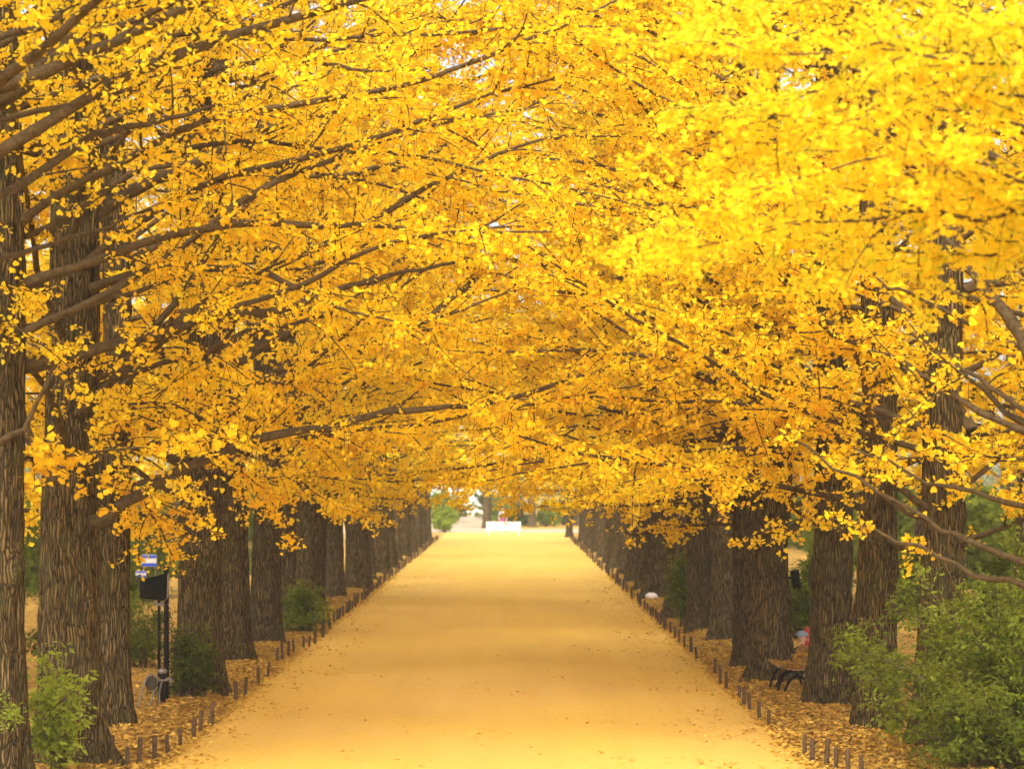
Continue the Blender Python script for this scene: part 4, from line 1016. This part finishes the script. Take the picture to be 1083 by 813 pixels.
def bag(px, py, d, s, label, seed):
    g = np.random.default_rng(seed)
    mb = MB(); nu, nv = 18, 10; V = []
    for j in range(nv):
        z = j / (nv - 1)
        for i in range(nu):
            a = i / nu * 6.283
            rr = (math.sin(math.pi * (.18 + .72 * z)) ** .7) * (1 + .16 * math.sin(3 * a + seed) + g.normal(0, .07))
            V.append((s * .5 * rr * math.cos(a), s * .34 * rr * math.sin(a), s * (.5 * z + .05 * math.sin(2 * a) * z)))
    r = np.arange(nv - 1)[:, None] * nu; k = np.arange(nu)[None]; k2 = (k + 1) % nu
    mb.quads(np.array(V), np.stack(np.broadcast_arrays(r + k, r + k2, r + nu + k2, r + nu + k), -1).reshape(-1, 4))
    mb.s.append(np.array([mb.nl])); mb.l.append((nv - 1) * nu + np.arange(nu)); mb.nl += nu
    root = empty('white_bag', (GX(px, d), d, .05), label, 'bag', 'white bags on the verges')
    mb.build('sack', M_BAG, root, True)
    mb = MB(); mb.tube(smooth_line([(-.05 * s, 0, .48 * s), (-.02 * s, 0, .66 * s), (.1 * s, 0, .64 * s), (.12 * s, 0, .46 * s)], .03), np.full(len(smooth_line([(-.05 * s, 0, .48 * s), (-.02 * s, 0, .66 * s), (.1 * s, 0, .64 * s), (.12 * s, 0, .46 * s)], .03)), .008), 6); mb.build('handle', M_NAVY, root, True)
bag(689, 634, 59.5, .30, 'crumpled white bag lying at the foot of the right trunks', 3)
bag(363, 630, 61.5, .22, 'small white bag lying at the foot of the left trunks', 4)
def signs():
    for (px, d, w, z0, h, label) in ((158, 58, .36, .88, .30, 'larger blue and white striped board seen far between the left trunks'), (149, 58, .26, .62, .16, 'smaller low blue and white board far between the left trunks')):
        root = empty('striped_board', (GX(px, d), d, .03), label, 'board', 'blue and white boards')
        hh = h / 3
        mb = MB(); mb.box((0, 0, z0 + h / 2), (w, .03, h), bevel=.006); mb.build('panel', M_WHITE, root)
        for k in (0, 2):
            mb = MB(); mb.box((0, -.018, z0 + hh * (k + .5)), (w - .01, .008, hh * .8)); mb.build('stripe', M_BLUE, root)
        for sx in (-1, 1):
            mb = MB(); mb.tube([(sx * w * .42, .02, -.05), (sx * w * .42, .02, z0 + h * .4)], [.015, .015], 6); mb.build('leg', M_GREY, root)
signs()
def pale_building():
    d = 232.0; root = empty('pale_building', (GX(492, d), d, 0), 'pale cream building with tall windows in the gap at the far left end', 'building')
    mb = MB(); mb.box((0, 3, 4), (9, 6, 8)); mb.build('wall', M_WALL, root)
    mb = MB(); mb.box((0, 3, 8.15), (9.6, 6.6, .3)); mb.build('roof', M_GREY, root)
    for k in range(4):
        x = -3.0 + 2.0 * k
        mb = MB(); mb.box((x, -.02, 1.9), (1.1, .08, 2.4)); f = mb.build('window', M_WHITE, root)
        mb = MB(); mb.box((x, -.065, 1.9), (.9, .03, 2.2)); mb.build('pane', M_GLASS, f)
    # low white picket fence in front
    df = 205.0; fr = empty('white_fence', (GX(498, df), df, 0), 'low white picket fence in front of the pale building', 'fence')
    mb = MB()
    for k in range(26): mb.box((-2.6 + k * .2, 0, .5), (.06, .03, .9), bevel=.005)
    mb.build('pickets', M_WHITE, fr)
    for z in (.3, .8):
        mb = MB(); mb.box((-.1, .035, z), (5.2, .03, .06)); mb.build('rail', M_WHITE, fr)
pale_building()

def haze():
    m, nt, out = mat_new('park_air')
    v = nt.nodes.new('ShaderNodeVolumePrincipled')
    v.inputs['Color'].default_value = (.98, .90, .70, 1); v.inputs['Density'].default_value = .0009; v.inputs['Anisotropy'].default_value = .1
    nt.links.new(v.outputs[0], out.inputs['Volume'])
    mb = MB(); mb.box((0, 350, 12.0), (1420, 1120, 27.0))
    o = mb.build('haze', m); tag(o, 'thin pale autumn haze filling the avenue', kind='stuff')
haze()
# ------------------------------------------------------------------ light, sky, camera
SUN_EL, SUN_AZ = R(44), R(188)      # azimuth measured clockwise from +Y: the light comes from behind the camera and above
w = bpy.data.worlds.new('World'); S.world = w; w.use_nodes = True
nt = w.node_tree; bg = nt.nodes['Background']
sky = nt.nodes.new('ShaderNodeTexSky'); sky.sky_type = 'NISHITA'; sky.sun_disc = False
sky.sun_elevation = SUN_EL; sky.sun_rotation = SUN_AZ
sky.air_density = .7; sky.dust_density = 5.0; sky.ozone_density = .3
nt.links.new(sky.outputs[0], bg.inputs[0]); bg.inputs[1].default_value = .15
sd = bpy.data.lights.new('sun', 'SUN'); sd.energy = 1.5; sd.angle = R(45); sd.color = (1, .93, .80)
so = bpy.data.objects.new('sun', sd); COL.objects.link(so)
dirv = Vector((math.sin(SUN_AZ) * math.cos(SUN_EL), math.cos(SUN_AZ) * math.cos(SUN_EL), math.sin(SUN_EL)))
so.rotation_euler = dirv.to_track_quat('Z', 'Y').to_euler(); so.location = (0, 0, 40)

cd = bpy.data.cameras.new('camera'); cam = bpy.data.objects.new('camera', cd); COL.objects.link(cam)
cam.location = (0, 0, CAMH); cam.rotation_euler = (R(90), 0, 0)
cd.sensor_width = 36; cd.lens = 36 * FPX / 1083
cd.shift_x = (541.5 - CX) / 1083; cd.shift_y = (HY - 406.5) / 1083
cd.clip_end = 3000; cd.clip_start = .1
cd.dof.use_dof = True; cd.dof.focus_distance = 29; cd.dof.aperture_fstop = 2.6
S.camera = cam

S.render.engine = 'CYCLES'
c = S.cycles
c.use_denoising = True; c.max_bounces = 24; c.diffuse_bounces = 20; c.transmission_bounces = 20; c.glossy_bounces = 2
c.use_adaptive_sampling = True; c.adaptive_threshold = .03
c.caustics_reflective = c.caustics_refractive = False
vs = S.view_settings
vs.view_transform = 'Standard'; vs.look = 'None'; vs.gamma = 1; vs.exposure = 1.69; vs.use_curve_mapping = False
print('LEAVES', make_tree.total, 'OBJECTS', len(bpy.data.objects))
